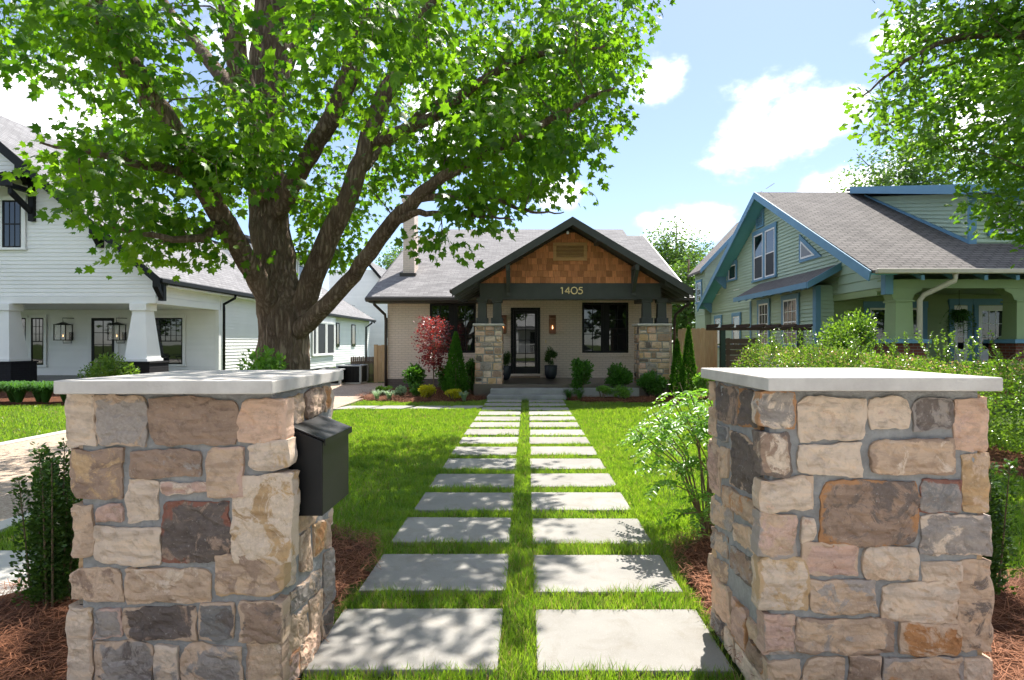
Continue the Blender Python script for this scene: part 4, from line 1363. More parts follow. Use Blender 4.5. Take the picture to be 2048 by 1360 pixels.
MB().box(u0, u0 + .1, .0, .062, .25, 2.47, frp).box(u1 - .1, u1, .0, .062, .25, 2.47, frp).box(u0 + .1, u1 - .1, .0, .062, .25, .5, frp).box(u0 + .1, u1 - .1, .0, .062, 2.36, 2.47, frp).build('leaf', M_blackpaint, DR)
MB().box(u0 + .09, u1 - .09, .044, .05, .48, 2.38, frp).build('pane', M_glass, DR)
MB().box((u0 + u1) / 2 - .012, (u0 + u1) / 2 + .012, .048, .06, .5, 2.36, frp).build('muntin', M_blackpaint, DR)
for q in (1.0, 1.45, 1.9):
    MB().box(u0 + .1, u1 - .1, .048, .059, q - .012, q + .012, frp).build('muntin', M_blackpaint, DR)
# tall box lanterns with a hooked arm
for px in (137, 243):
    x = wx(px)
    L = MB().box(x + .06, x + .20, .016, .06, 1.62, 1.92, frp).build('wall_lantern', M_black, WH)
    c = MB()
    for a in (-.22, .22):
        for b_ in (.10, .42):
            c.box(x + a - .012, x + a + .012, b_ - .012, b_ + .012, 1.62, 2.20, frp)
    for z in (1.60, 2.19):
        c.box(x - .24, x + .24, .08, .105, z, z + .025, frp).box(x - .24, x + .24, .415, .44, z, z + .025, frp)
        c.box(x - .24, x - .215, .105, .415, z, z + .025, frp).box(x + .215, x + .24, .105, .415, z, z + .025, frp)
    c.taper(x, PB - .26, 2.216, 2.30, .2, .15, .03, .03)
    c.tube([(x, PB - .26, 2.29), (x - .02, PB - .26, 2.46), (x + .24, PB - .03, 2.46)], .014, 6)
    c.tube([(x, PB - .26, 1.61), (x, PB - .26, 1.50), (x + .13, PB - .03, 1.50), (x + .13, PB - .03, 1.7)], .014, 6)
    c.build('lantern_cage', M_black, L)
    MB().box(x - .2, x + .2, .12, .40, 1.63, 2.18, frp).build('lantern_glass', M_lglass, L)
    MB().lathe((x, PB - .26, 1.74), [(.006, 0), (.014, .03), (.008, .06), (.002, .09)], 8).build('flame', M_bulb, L)
# roof of the gabled front part
yf = 17.94
for s in (-1, 1):
    ex = RX + s * (EVX - RX)
    MB().prism([(RX, yf, RZ0), (ex, yf, EVZ), (ex, 26.6, EVZ), (RX, 26.6, RZ0)], (0, 0, -.16)).build('roof', M_wroof, WH)
    MB().prism([(RX, yf - .045, RZ0 + .02), (ex + s * .05, yf - .045, EVZ - .02), (ex + s * .05, yf - .045, EVZ - .32), (RX, yf - .045, RZ0 - .36)], (0, .043, 0)).build('barge_board', M_blackpaint, WH)
    MB().prism([(RX, yf + .0, RZ0 - .17), (ex, yf + .0, EVZ - .17), (ex, FY - .02, EVZ - .17), (RX, FY - .02, RZ0 - .17)], (0, 0, -.03)).build('soffit', M_blackpaint, WH)
    MB().prism([(RX, 26.602, RZ0 + .01), (ex, 26.602, EVZ - .02), (ex, 26.602, EVZ - .3), (RX, 26.602, RZ0 - .34)], (0, .04, 0)).build('barge_board', M_blackpaint, WH)
    for k in (.14, 2.15, 4.5):
        bx = ex - s * k
        zt = EVZ + k * WS - .22
        MB().box(bx - .09, bx + .09, FY - .16, FY - .018, zt - .62, zt - .05).prism([(bx - .08, FY - .162, zt - .55), (bx - .08, FY - .162, zt - .38), (bx - .08, yf + .01, zt - .02), (bx - .08, yf + .01, zt - .2)], (.16, 0, 0)).build('bracket', M_blackpaint, WH)
gutter(WH, (EVX + .03, yf, EVZ - .10), (EVX + .03, 26.55, EVZ - .10), M_blackpaint, .14, .15)
MB().box(SX + .02, EVX - .02, FY + .02, 26.5, EVZ - .24, EVZ - .20).build('soffit', M_white, WH)
downspout(WH, [(EVX, PB + .55, EVZ - .15), (EVX, PB + .5, EVZ - .3), (SX + .06, PB + .32, EVZ - .55), (SX + .07, PB + .3, EVZ - .75), (SX + .07, PB + .3, .1)], M_blackpaint, .05)
# upstairs window with a bracketed black metal awning
u0, u1 = (0 - 1054) * FY / F - .55, (46 - 1054) * FY / F
window(WH, fr, u0, u1, 4.58, 6.10, M_blackpaint, None, cols=3, rows=2, casing=.13, mc=M_white, d0=.045, split=True, units=2, sash=.05, muntin=.018)
AW = MB().prism([(u0 - .6, FY - .017, 7.02), (u1 + .50, FY - .017, 7.02), (u1 + .50, FY - 1.0, 6.52), (u0 - .6, FY - 1.0, 6.52)], (0, 0, -.07)).build('awning', M_blackpaint, WH)
for k in range(8):
    x = u0 - .55 + k * (u1 - u0 + 1.0) / 7
    MB().bar((x, FY - .02, 7.045), (x, FY - 1.0, 6.545), .03, .035).build('standing_seam', M_blackpaint, AW)
MB().box(u0 - .6, u1 + .50, FY - 1.0, FY - .93, 6.33, 6.45).build('awning_beam', M_blackpaint, AW)
for x in (u1 + .36, u0 - .46):
    MB().box(x - .08, x + .08, FY - .15, FY - .018, 5.42, 6.95).box(x - .07, x + .07, FY - .95, FY - .152, 6.30, 6.44).prism([(x - .06, FY - .152, 5.65), (x - .06, FY - .152, 5.82), (x - .06, FY - .88, 6.29), (x - .06, FY - .88, 6.12)], (.12, 0, 0)).build('awning_bracket', M_blackpaint, AW)
# rear wing: lower eave, shed dormer, rear cross gable
EZ2, S2 = 3.25, 0.62
wr = MB().box(-24, SX - .02, 26.62, 43.2, 0, 3.2)
wr.build('rear_wing', M_white, WH)
siding(WH, fr_right(SX), [(26.62, .2), (43.2, .2), (43.2, 3.15), (26.62, 3.15)], .15, M_white)
MB().prism([(EVX, 26.66, EZ2), (EVX, 43.4, EZ2), (-18.6, 43.4, EZ2 + 7 * S2), (-18.6, 26.66, EZ2 + 7 * S2)], (0, 0, -.15)).build('rear_roof', M_wroof, WH)
gutter(WH, (EVX + .03, 26.66, EZ2 - .10), (EVX + .03, 43.4, EZ2 - .10), M_blackpaint, .14, .15)
MB().prism([(EVX - .01, 43.41, EZ2 + .01), (-18.6, 43.41, EZ2 + 7 * S2), (-18.6, 43.41, EZ2 + 7 * S2 - .3), (EVX - .01, 43.41, EZ2 - .28)], (0, .04, 0)).build('barge_board', M_blackpaint, WH)
downspout(WH, [(EVX, 42.6, EZ2 - .1), (EVX, 42.5, EZ2 - .3), (SX + .07, 42.2, EZ2 - .6), (SX + .07, 42.2, 0.1)], M_blackpaint, .06)


def wy(px, X=12.0):
    return X * F / (1054 - px)


frs = fr_right(SX)
# bay with tall screened windows
MB().box(SX, SX + .35, 28.6, wy(671, 11.65), .1, 3.04).build('bay', M_white, WH)
frb = fr_right(SX + .35)
siding(WH, frb, [(28.6, .1), (wy(671, 11.65), .1), (wy(671, 11.65), .75), (28.6, .75)], .15, M_white)
for a, b_ in ((624, 630), (633, 649), (652, 666)):
    window(WH, frb, wy(a, 11.65), wy(b_, 11.65), .85, 2.62, M_white, None, cols=1, rows=1, casing=.08, mc=M_white, d0=.045, screen=M_screen, split=False, sash=.05, cross=[2])
for a, b_ in ((671, 677), (702, 709)):
    window(WH, frs, wy(a), wy(b_), 1.25, 2.75, M_blackpaint, None, cols=1, rows=1, d0=.045, sill=False, sash=.06, cross=[2])
# dormer
dx = -13.6
dz0, dz1 = EZ2 + (EVX - dx) * S2, 6.55
DM = MB().prism([(dx, 29.0, dz0 - .1), (dx, 37.6, dz0 - .1), (dx, 37.6, dz1), (dx, 29.0, dz1)], (-4.6, 0, 0)).build('dormer_wall', M_white, WH)
siding(WH, fr_right(dx), [(29.0, dz0), (37.6, dz0), (37.6, dz1), (29.0, dz1)], .15, M_white)
MB().prism([(dx + .45, 28.6, dz1 - .05), (dx + .45, 38.0, dz1 - .05), (-18.6, 38.0, dz1 + 1.6), (-18.6, 28.6, dz1 + 1.6)], (0, 0, .14)).build('dormer_roof', M_wroof, WH)
MB().bar((dx + .47, 28.6, dz1 + .0), (dx + .47, 38.0, dz1 + .0), .05, .24).build('fascia', M_blackpaint, WH)
for a, b_ in ((30.4, 31.6), (33.8, 36.2)):
    window(WH, fr_right(dx), a, b_, dz0 + .35, dz1 - .45, M_blackpaint, None, cols=1, rows=1, casing=.14, mc=M_white, d0=.045, split=True, cross=[2])
# rear cross gable that closes the view down the drive
RG = MB().prism([(-12.5, 46, 0), (-10.4, 46, 0), (-10.4, 46, 4.9), (-12.5, 46, 7.4), (-16, 46, 7.4), (-16, 46, 0)], (0, 8, 0)).build('rear_cross_wing', M_white, WH)
siding(WH, fr_front(46), [(-16, .2), (-10.4, .2), (-10.4, 4.9), (-12.5, 7.3), (-16, 7.3)], .17, M_white)
siding(WH, fr_right(-10.4), [(46, .2), (54, .2), (54, 4.9), (46, 4.9)], .17, M_white)
MB().prism([(-9.95, 45.6, 4.75), (-9.95, 54, 4.75), (-12.9, 54, 8.2), (-12.9, 45.6, 8.2)], (-.0, 0, -.16)).build('rear_roof', M_wroof, WH)
MB().prism([(-9.95, 45.55, 4.77), (-12.9, 45.55, 8.22), (-12.9, 45.55, 7.9), (-9.95, 45.55, 4.45)], (0, .045, 0)).build('barge_board', M_blackpaint, WH)
window(WH, fr_front(46), -11.35, -10.75, 1.9, 3.5, M_blackpaint, None, cols=1, rows=1, d0=.045, sill=False, cross=[2])

# folding bistro chair and side table on the white porch
FT = thing('folding_table', 'small black folding table on the white house porch', 'table', (-14.0, 20.6, .24))
c = MB().lathe((-14.15, 20.6, .93), [(.30, 0), (.31, .01), (.31, .025), (.30, .03)], 20)
c.build('table_top', M_black, FT)
for s in (-1, 1):
    MB().tube([(-14.15 + s * .24, 20.4, .245), (-14.15 - s * .22, 20.4, .93)], .012, 6).build('leg', M_black, FT)
    MB().tube([(-14.15 + s * .24, 20.8, .245), (-14.15 - s * .22, 20.8, .93)], .012, 6).build('leg', M_black, FT)
FC = thing('folding_chair', 'black folding bistro chair beside the small porch table', 'chair', (-13.4, 20.6, .24))
for i in range(5):
    MB().box(-13.62 + i * .085, -13.55 + i * .085, 20.4, 20.8, .70, .72).build('seat_slat', M_black, FC)
for yy in (20.38, 20.82):
    MB().tube([(-13.66, yy, .245), (-13.2, yy, .71), (-13.12, yy, 1.12)], .012, 6).build('leg', M_black, FC)
    MB().tube([(-13.12, yy, .245), (-13.62, yy, .70)], .012, 6).build('leg', M_black, FC)
for z in (.95, 1.06):
    MB().box(-13.16, -13.14, 20.4, 20.8, z, z + .06).build('back_slat', M_black, FC)

# fences and condensers beside the drive
FN = thing('wooden_fence', 'old dark brown picket fence behind the two condensers', 'fence', (-6.5, 22, 0))
n = 12
x0, x1 = (701 - 1054) * 22 / F, (748 - 1054) * 22 / F
for i in range(n):
    a = x0 + (x1 - x0) * i / n
    w_ = (x1 - x0) / n - .012
    h = .98 + rnd.uniform(-.015, .015)
    MB().prism([(a, 22, 0), (a + w_, 22, 0), (a + w_, 22, h - .03), (a + w_ - .03, 22, h), (a + .03, 22, h), (a, 22, h - .03)], (0, .02, 0)).build('board', M_oldfence, FN)
MB().box(x0, x1, 22.021, 22.06, .2, .29).box(x0, x1, 22.021, 22.06, .7, .79).build('rail', M_oldfence, FN)
FN2 = thing('wooden_gate', 'pale new timber fence panel at the bungalow corner', 'fence', (-5.7, 21.7, 0))
x0, x1 = (749 - 1054) * 21.6 / F, (772 - 1054) * 21.6 / F
MB().box(x0 - .02, x0 + .10, 21.58, 21.70, 0, 1.44).build('post', M_fence, FN2, bevel=.006)
n = 5
for i in range(n):
    a = x0 + .105 + (x1 + .45 - x0 - .105) * i / n
    MB().box(a, a + (x1 + .45 - x0 - .105) / n - .008, 21.6, 21.62, .03, 1.42 + rnd.uniform(-.01, .01)).build('board', M_fence, FN2)
MB().box(x0 + .1, x1 + .45, 21.621, 21.66, .3, .39).box(x0 + .1, x1 + .45, 21.621, 21.66, 1.1, 1.19).build('rail', M_fence, FN2)
M_acw = basic('condenser_case', (0.42, 0.43, 0.42), (0.35, 0.36, 0.355), rough=.5)
for lab, x, y in (('smaller grey condenser unit nearer the pillar on the drive side', -7.05, 20.7), ('larger grey condenser unit against the brown fence', -6.55, 21.35)):
    big = .0 if x < -7 else .12
    A = thing('air_conditioner', lab, 'air conditioner', (x, y, 0), 'condenser units by the fence')
    s = .36 + big * .6
    h = .52 + big
    MB().box(x - s, x + s, y - s, y + s, -.02, .05).build('pad', M_walk, A)
    c = MB()
    for a in (-1, 1):
        for b_ in (-1, 1):
            c.box(x + a * s - .04, x + a * s + .04, y + b_ * s - .04, y + b_ * s + .04, .05, h)
    c.box(x - s - .03, x + s + .03, y - s - .03, y + s + .03, h + .001, h + .045)
    c.build('case', M_acw, A, bevel=.01)
    MB().box(x - s + .01, x + s - .01, y - s + .01, y + s - .01, .05, h - .002).build('coil', M_blackpaint, A)
    for k in range(14):
        xx = x - s + .06 + k * (2 * s - .12) / 13
        MB().box(xx - .006, xx + .006, y - s - .012, y - s + .009, .06, h - .01).build('grille_bar', M_blackpaint, A)
    MB().lathe((x, y, h + .046), [(.28, 0), (.28, .012), (.05, .02)], 16).build('fan_guard', M_blackpaint, A)

# ------------------------------------------------------------------ the green house on the right
GH = thing('green_house', 'sage green clapboard house with blue trim and deep porch', 'house', (14.5, 21, 0))
gx = 9.1
GA, GZ = 21.2, 7.12
GE = 3.30
fl = fr_left(gx)
wc = MB()
wc.prism([(gx + .02, 17.0, 0), (gx + .02, 28.0, 0), (gx + .02, 28.0, 3.2), (gx + .02, GA, GZ - .2), (gx + .02, 17.0, 4.6)], (11.5, 0, 0))
wc.prism([(gx + .02, 14.5, 2.93), (gx + .02, 16.99, 2.93), (gx + .02, 16.99, 4.6), (gx + .02, 14.5, 3.35)], (.12, 0, 0))
wc.build('wall_core', M_green, GH)
siding(GH, fl, [(17.0, .3), (28.0, .3), (28.0, 2.93), (17.0, 2.93)], .118, M_green)
siding(GH, fl, [(16.6, 2.95), (28.0, 2.95), (28.0, 3.42), (GA, GZ - .22), (16.6, 4.62)], .118, M_green)
siding(GH, fl, [(14.5, 2.93), (16.595, 2.93), (16.595, 4.6), (14.5, 3.42)], .26, M_green, name='wide_board')
frf = fr_front(17.0)
siding(GH, frf, [(gx + .02, .3), (20.5, .3), (20.5, 2.95), (gx + .02, 2.95)], .13, M_greenp)
MB().box(gx - .01, 20.6, 14.3, 17.0, -.1, .55).build('porch_floor', M_redbrick, GH)
MB().box(gx + .15, 20.5, 14.75, 16.98, 2.96, 3.0).build('porch_ceiling', M_greenp, GH)
MB().box(gx - .02, 20.6, 14.45, 14.75, 2.90, 3.13).box(gx - .02, gx + .28, 14.751, 17.0, 2.74, 2.925).build('porch_beam', M_greenp, GH, bevel=.006)
MB().box(gx - .06, gx + .14, 14.35, 14.53, 2.74, 3.45).build('beam_end_board', M_blue, GH)
# roof
ro0 = 8.5
for s, ye in ((-1, 14.0), (1, 28.4)):
    MB().prism([(ro0, ye, GE), (20.8, ye, GE), (20.8, GA, GZ), (ro0, GA, GZ)], (0, 0, -.08)).build('roof', M_groof, GH)
    MB().prism([(ro0 - .04, ye - .02 * s, GE - .02), (ro0 - .04, GA, GZ + .012), (ro0 - .04, GA, GZ - .25), (ro0 - .04, ye + .1 * -s, GE - .26)], (.038, 0, 0)).build('barge_board', M_blue, GH)
    MB().prism([(ro0, ye, GE - .082), (gx + .02, ye, GE - .082), (gx + .02, GA, GZ - .082), (ro0, GA, GZ - .082)], (0, 0, -.03)).build('soffit', M_soffit, GH)
gutter(GH, (ro0 + .06, 13.94, GE - .03), (20.8, 13.94, GE - .03), M_cream, .13, .12)
for k in range(14):
    x = 9.7 + k * .78
    MB().prism([(x, 14.0, GE - .12), (x, 14.45, GE + .11), (x, 14.45, GE - .04), (x, 14.0, GE - .24)], (.09, 0, 0)).build('rafter_tail', M_blue, GH)
downspout(GH, [(10.52, 13.97, GE - .08), (10.52, 13.98, GE - .25), (9.98, 14.3, GE - .58), (9.9, 14.34, GE - .72), (9.9, 14.34, .3)], M_cream, .065)
for yb_, zb_ in ((25.9, 4.2), (27.9, 3.2)):
    MB().prism([(gx - .02, yb_, zb_ + .35), (gx - .56, yb_, zb_ + .35), (gx - .56, yb_, zb_ + .25), (gx - .10, yb_, zb_ - .22), (gx - .02, yb_, zb_ - .22)], (0, .1, 0)).build('knee_brace', M_blue, GH)
# porch columns on brick piers
for cx in (9.55, 12.62, 16.4):
    P = MB().box(cx - .42, cx + .42, 14.2, 15.04, .1, 1.50).build('porch_pier', M_redbrick, GH)
    MB().box(cx - .5, cx + .5, 14.12, 15.12, 1.501, 1.60).build('pier_cap', M_blue, P, bevel=.008)
    c = MB().taper(cx, 14.62, 1.68, 2.55, .235, .235, .215, .215)
    c.box(cx - .28, cx + .28, 14.34, 14.9, 1.602, 1.68).box(cx - .25, cx + .25, 14.37, 14.87, 2.55, 2.60)
    c.build('porch_column', M_greenp, GH, bevel=.006)
    MB().prism([(cx - .24, 14.45, 2.602), (cx + .24, 14.45, 2.602), (cx + .30, 14.45, 2.75), (cx + .48, 14.45, 2.84), (cx + .50, 14.45, 2.897), (cx - .50, 14.45, 2.897), (cx - .48, 14.45, 2.84), (cx - .30, 14.45, 2.75)], (0, .34, 0)).build('column_capital', M_greenp, GH)
MB().box(13.2, 15.9, 14.3, 14.6, .1, 1.42).build('porch_wall', M_redbrick, GH)
MB().box(13.15, 15.95, 14.22, 14.68, 1.42, 1.52).build('porch_wall_cap', M_blue, GH)
# gable windows
window(GH, fl, 20.75, 22.65, 3.98, 5.75, M_white, None, cols=1, rows=1, casing=.13, mc=M_blue, d0=.045, units=2, split=True, mull=.2, sash=.06, cross=[2], screen=M_screen)
window(GH, fl, 24.65, 25.5, 4.30, 4.92, M_white, None, cols=1, rows=1, casing=.13, mc=M_blue, d0=.045, cross=[2])
v = MB().box(21.75, 21.85, .018, .075, 5.98, 6.62, fl).box(22.35, 22.45, .018, .075, 5.98, 6.62, fl).box(21.851, 22.349, .018, .075, 5.98, 6.07, fl).box(21.851, 22.349, .018, .075, 6.53, 6.62, fl).build('gable_vent', M_blue, GH)
for k in range(6):
    z = 6.09 + k * .073
    MB().hexa([fl(21.85, .066, z), fl(22.35, .066, z), fl(22.35, .071, z + .01), fl(21.85, .071, z + .01), fl(21.85, .045, z + .05), fl(22.35, .045, z + .05), fl(22.35, .05, z + .06), fl(21.85, .05, z + .06)]).build('slat', M_blue, v)
tri = [(17.70, 4.32), (18.75, 4.32), (18.75, 4.95), (18.35, 4.75)]
tw = MB().prism([fl(17.45, .04, 4.16), fl(18.9, .04, 4.16), fl(18.9, .04, 5.12)], Vector(fl(0, .03, 0)) - Vector(fl(0, 0, 0))).build('triangular_window', M_blue, GH)
MB().prism([fl(17.85, .071, 4.26), fl(18.78, .071, 4.26), fl(18.78, .071, 4.88)], Vector(fl(0, .012, 0)) - Vector(fl(0, 0, 0))).build('frame', M_white, tw)
MB().prism([fl(18.03, .084, 4.32), fl(18.72, .084, 4.32), fl(18.72, .084, 4.78)], Vector(fl(0, .004, 0)) - Vector(fl(0, 0, 0))).build('pane', glass_mat('bright_pane', (.35, .38, .42)), tw)
for a, b_ in ((24.2, 24.95), (26.55, 27.3)):
    window(GH, fl, a, b_, 1.35, 2.65, M_white, None, cols=1, rows=1, casing=.13, mc=M_blue, d0=.045, split=True, cross=[2])
# side bay under its own shed roof
bx = 8.6
MB().box(bx + .02, gx, 16.9, 21.8, .2, 3.22).build('bay', M_green, GH)
flb = fr_left(bx)
siding(GH, flb, [(16.9, .3), (21.8, .3), (21.8, 3.18), (16.9, 3.18)], .118, M_green, name='bay_board')
siding(GH, fr_front(16.9), [(bx + .0, .3), (gx, .3), (gx, 3.2), (bx + .0, 3.2)], .118, M_green, name='bay_board')
MB().box(bx - .055, bx + .1, 16.845, 16.855, .3, 3.2).box(bx - .055, bx - .044, 16.856, 17.02, .3, 3.2).box(bx - .055, bx - .044, 21.7, 21.85, .3, 3.1).build('corner_board', M_blue, GH)
MB().prism([(8.12, 16.45, 3.26), (8.12, 22.3, 3.26), (gx - .002, 22.3, 3.82), (gx - .002, 16.45, 3.82)], (0, 0, -.07)).build('bay_roof', M_groofx, GH)
MB().prism([(8.1, 16.40, 3.28), (gx - .02, 16.40, 3.84), (gx - .02, 16.40, 3.62), (8.1, 16.40, 3.08)], (0, .048, 0)).box(8.08, 8.118, 16.45, 22.3, 3.10, 3.27).build('bay_fascia', M_blue, GH)
for k in range(8):
    yy = 16.8 + k * .72
    MB().prism([(8.13, yy, 3.18), (bx - .02, yy, 3.46), (bx - .02, yy, 3.30), (8.13, yy, 3.06)], (0, .07, 0)).build('rafter_tail', M_blue, GH)
for a, b_ in ((20.15, 20.95), (18.0, 18.95)):
    window(GH, flb, a, b_, 1.45, 2.92, M_white, None, cols=3, rows=2, casing=.13, mc=M_blue, d0=.045, split=True, grid_top=False, sash=.05, muntin=.02, cross=[.25, .75])
# porch front: window group, sidelight and glazed white door
window(GH, frf, 10.2, 11.75, .95, 2.55, M_white, None, cols=1, rows=1, casing=.16, mc=M_blue, d0=.045, units=2, split=True, mull=.14, sash=.06, cross=[2])


def gdoor(u0, u1, cols, rows, z0=.55, z1=2.62, kind='front_door', glz=1.32):
    d_ = MB().box(u0 - .13, u0 - .002, .0, .07, z0, z1 + .02, frf).box(u1 + .002, u1 + .13, .0, .07, z0, z1 + .02, frf).box(u0 - .16, u1 + .16, .0, .08, z1 + .022, z1 + .2, frf).build(kind, M_blue, GH)
    f_ = MB().box(u0, u0 + .11, .005, .06, z0, z1, frf).box(u1 - .11, u1, .005, .06, z0, z1, frf).box(u0 + .11, u1 - .11, .005, .06, z0, glz, frf).box(u0 + .11, u1 - .11, .005, .06, z1 - .16, z1, frf)
    f_.build('leaf', M_white, d_)
    MB().box(u0 + .1, u1 - .1, .043, .048, glz - .02, z1 - .14, frf).build('pane', M_glass, d_)
    for i in range(1, cols):
        xx = u0 + .11 + (u1 - u0 - .22) * i / cols
        MB().box(xx - .011, xx + .011, .046, .056, glz, z1 - .16, frf).build('muntin', M_white, d_)
    for i in range(1, rows):
        zz = glz + (z1 - .16 - glz) * i / rows
        MB().box(u0 + .11, u1 - .11, .046, .055, zz - .011, zz + .011, frf).build('muntin', M_white, d_)
    return d_


gdoor(13.45, 14.28, 3, 3)
gdoor(12.72, 13.12, 1, 3, kind='sidelight')
# shed dormer
dX, dY, dZ = 12.35, 15.85, 5.68
DW = MB().prism([(dX + .02, dY + .02, 4.1), (dX + .02, GA - .3, GZ - .25), (dX + .02, dY + .02, dZ)], (6, 0, 0)).build('dormer_wall', M_green, GH)
n = 12
fd = fr_left(dX)
for i in range(n):      # boards run parallel to the dormer roof, as the photograph shows
    f0, f1 = i / n, (i + 1) / n
    ya, za0, za1 = dY, 4.25 + (dZ - 4.25) * f0, 4.25 + (dZ - 4.25) * f1
    yb0, yb1 = dY + (GA - .5 - dY) * f0, dY + (GA - .5 - dY) * f1
    zr = lambda y: 4.25 + (y - dY) * .522
    p = [fd(ya, 0, za0), fd(max(yb0, ya + .03), 0, zr(max(yb0, ya + .03))), fd(max(yb0, ya + .03), .055, zr(max(yb0, ya + .03))), fd(ya, .055, za0),
         fd(ya, -.004, za1), fd(yb1, -.004, zr(yb1)), fd(yb1, .004, zr(yb1)), fd(ya, .004, za1)]
    MB().hexa(p).build('siding_board', M_green, GH)
MB().prism([fd(dY - .06, .06, 4.17), fd(GA - .5, .06, zr(GA - .5) - .02), fd(GA - .5, .06, zr(GA - .5) + .14), fd(dY - .06, .06, 4.36)], (-.02, 0, 0)).build('flashing_board', M_blue, GH)
MB().box(dX - .07, dX + .14, dY - .05, dY + .016, 4.2, dZ).build('corner_board', M_blue, GH)
siding(GH, fr_front(dY + .02), [(dX + .14, 4.2), (18.3, 4.2), (18.3, dZ), (dX + .14, dZ)], .118, M_green)
window(GH, fr_front(dY + .02), 12.95, 14.4, 4.55, 5.45, M_white, None, cols=1, rows=1, casing=.12, mc=M_blue, d0=.045, units=2, cross=[2])
MB().prism([(dX - .45, dY - .5, dZ + .0), (18.7, dY - .5, dZ + .0), (18.7, GA, GZ + .03), (dX - .45, GA, GZ + .03)], (0, 0, .09)).build('dormer_roof', M_groof, GH)
MB().prism([(dX - .49, dY - .5, dZ - .16), (dX - .49, GA - .3, GZ - .12), (dX - .49, GA - .3, GZ + .12), (dX - .49, dY - .5, dZ + .11)], (.038, 0, 0)).box(dX - .45, 18.7, dY - .545, dY - .502, dZ - .12, dZ + .09).build('dormer_fascia', M_blue, GH)
MB().box(14.9, 15.6, 22.5, 23.2, 6.3, 7.30).box(14.85, 15.65, 22.45, 23.25, 7.30, 7.38).build('chimney', M_found, GH)
# rear wing glimpsed behind the gable
MB().prism([(8.9, 28.45, 0), (13, 28.45, 0), (13, 28.45, 7.6), (11.1, 28.45, 7.6), (8.9, 28.45, 5.25)], (0, 1.6, 0)).build('rear_wing', M_green, GH)
siding(GH, fr_left(8.9), [(28.45, 2.9), (30.05, 2.9), (30.05, 5.2), (28.45, 5.2)], .14, M_green)
siding(GH, fr_front(28.45), [(8.9, 2.9), (12, 2.9), (12, 7.4), (11.0, 7.4), (8.9, 5.2)], .14, M_green)
MB().prism([(8.6, 28.1, 5.0), (8.6, 30.4, 5.0), (11.2, 30.4, 7.78), (11.2, 28.1, 7.78)], (0, 0, .12)).build('rear_roof', M_groofx, GH)
MB().prism([(8.56, 28.06, 4.92), (11.2, 28.06, 7.74), (11.2, 28.06, 7.98), (8.56, 28.06, 5.16)], (0, .038, 0)).build('barge_board', M_blue, GH)
window(GH, fr_left(8.9), 28.9, 29.6, 3.6, 4.6, M_white, None, cols=2, rows=3, casing=.1, mc=M_blue, d0=.045)

# tan fence, dark plank fence and little pergola right of the bungalow
FB = thing('wooden_fence', 'tall pale timber fence right of the bungalow', 'fence', (5.4, 18.3, 0))
for i in range(8):
    a = 4.86 + i * .145
    h = 1.97 + rnd.uniform(-.02, .02)
    MB().prism([(a, 18.3, .02), (a + .137, 18.3, .02), (a + .137, 18.3, h - .03), (a + .11, 18.3, h), (a + .027, 18.3, h), (a, 18.3, h - .03)], (0, .02, 0)).build('board', M_fence, FB)
MB().box(4.86, 6.02, 18.321, 18.36, .4, .49).box(4.86, 6.02, 18.321, 18.36, 1.5, 1.59).build('rail', M_fence, FB)
MB().box(6.025, 6.12, 18.28, 18.38, 0, 1.95).build('post', M_fence, FB)
FD = thing('plank_fence', 'brown horizontal plank fence behind the hedge', 'fence', (6.6, 17.6, 0))
for i in range(9):
    MB().box(6.15, 7.2, 17.6, 17.625, .12 + i * .17, .275 + i * .17).build('board', M_oldfence, FD)
for x in (6.2, 7.05):
    MB().box(x, x + .09, 17.626, 17.71, 0, 1.66).build('post', M_oldfence, FD)
PG = thing('pergola', 'low dark pergola with protruding rafter ends behind the hedge', 'pergola', (6.2, 16.0, 0))
for x in (5.42, 7.6):
    MB().box(x, x + .13, 15.9, 16.03, 0, 1.86).build('post', basic('dark_green_post', (0.022, 0.045, 0.035), rough=.6), PG)
MB().box(5.05, 7.95, 15.88, 15.92, 1.86, 1.94).box(5.05, 7.95, 16.0, 16.04, 1.86, 1.94).build('beam', M_darkwood, PG)
for i in range(7):
    x = 5.2 + i * .43
    MB().prism([(x, 15.6, 1.98), (x, 15.7, 1.942), (x, 16.5, 1.942), (x, 16.5, 2.03), (x, 15.6, 2.03)], (.06, 0, 0)).build('rafter', M_darkwood, PG)
# ------------------------------------------------------------------ the big maple
def poly_in(px, py, poly):
    px, py = np.asarray(px), np.asarray(py)
    ins = np.zeros(px.shape, bool)
    n_ = len(poly)
    for i in range(n_):
        (x1, y1), (x2, y2) = poly[i], poly[i - 1]
        cond = ((y1 > py) != (y2 > py)) & (px < (x2 - x1) * (py - y1) / (y2 - y1 + 1e-12) + x1)
        ins ^= cond
    return ins


def photo_xy(P):
    return 1054 + P[:, 0] * F / P[:, 1], 685 - (P[:, 2] - EYE) * F / P[:, 1]


def smooth_path(pts, sub=4, jit=0.0, seed=0):
    """Catmull-Rom through (x,y,z,r)"""
    rr = random.Random(seed)
    p = [Vector(q) if len(q) == 4 else q for q in pts]
    out = []
    for i in range(len(p) - 1):
        a, b_, c_, d_ = p[max(i - 1, 0)], p[i], p[i + 1], p[min(i + 2, len(p) - 1)]
        for k in range(sub):
            t_ = k / sub
            q = 0.5 * ((2 * b_) + (c_ - a) * t_ + (2 * a - 5 * b_ + 4 * c_ - d_) * t_ * t_ + (3 * b_ - a - 3 * c_ + d_) * t_ ** 3)
            q = q + Vector((rr.uniform(-jit, jit), rr.uniform(-jit, jit), rr.uniform(-jit, jit), 0))
            out.append(q)
    out.append(p[-1])
    return [Vector(q[:3]) for q in out], [max(q[3], .003) for q in out]


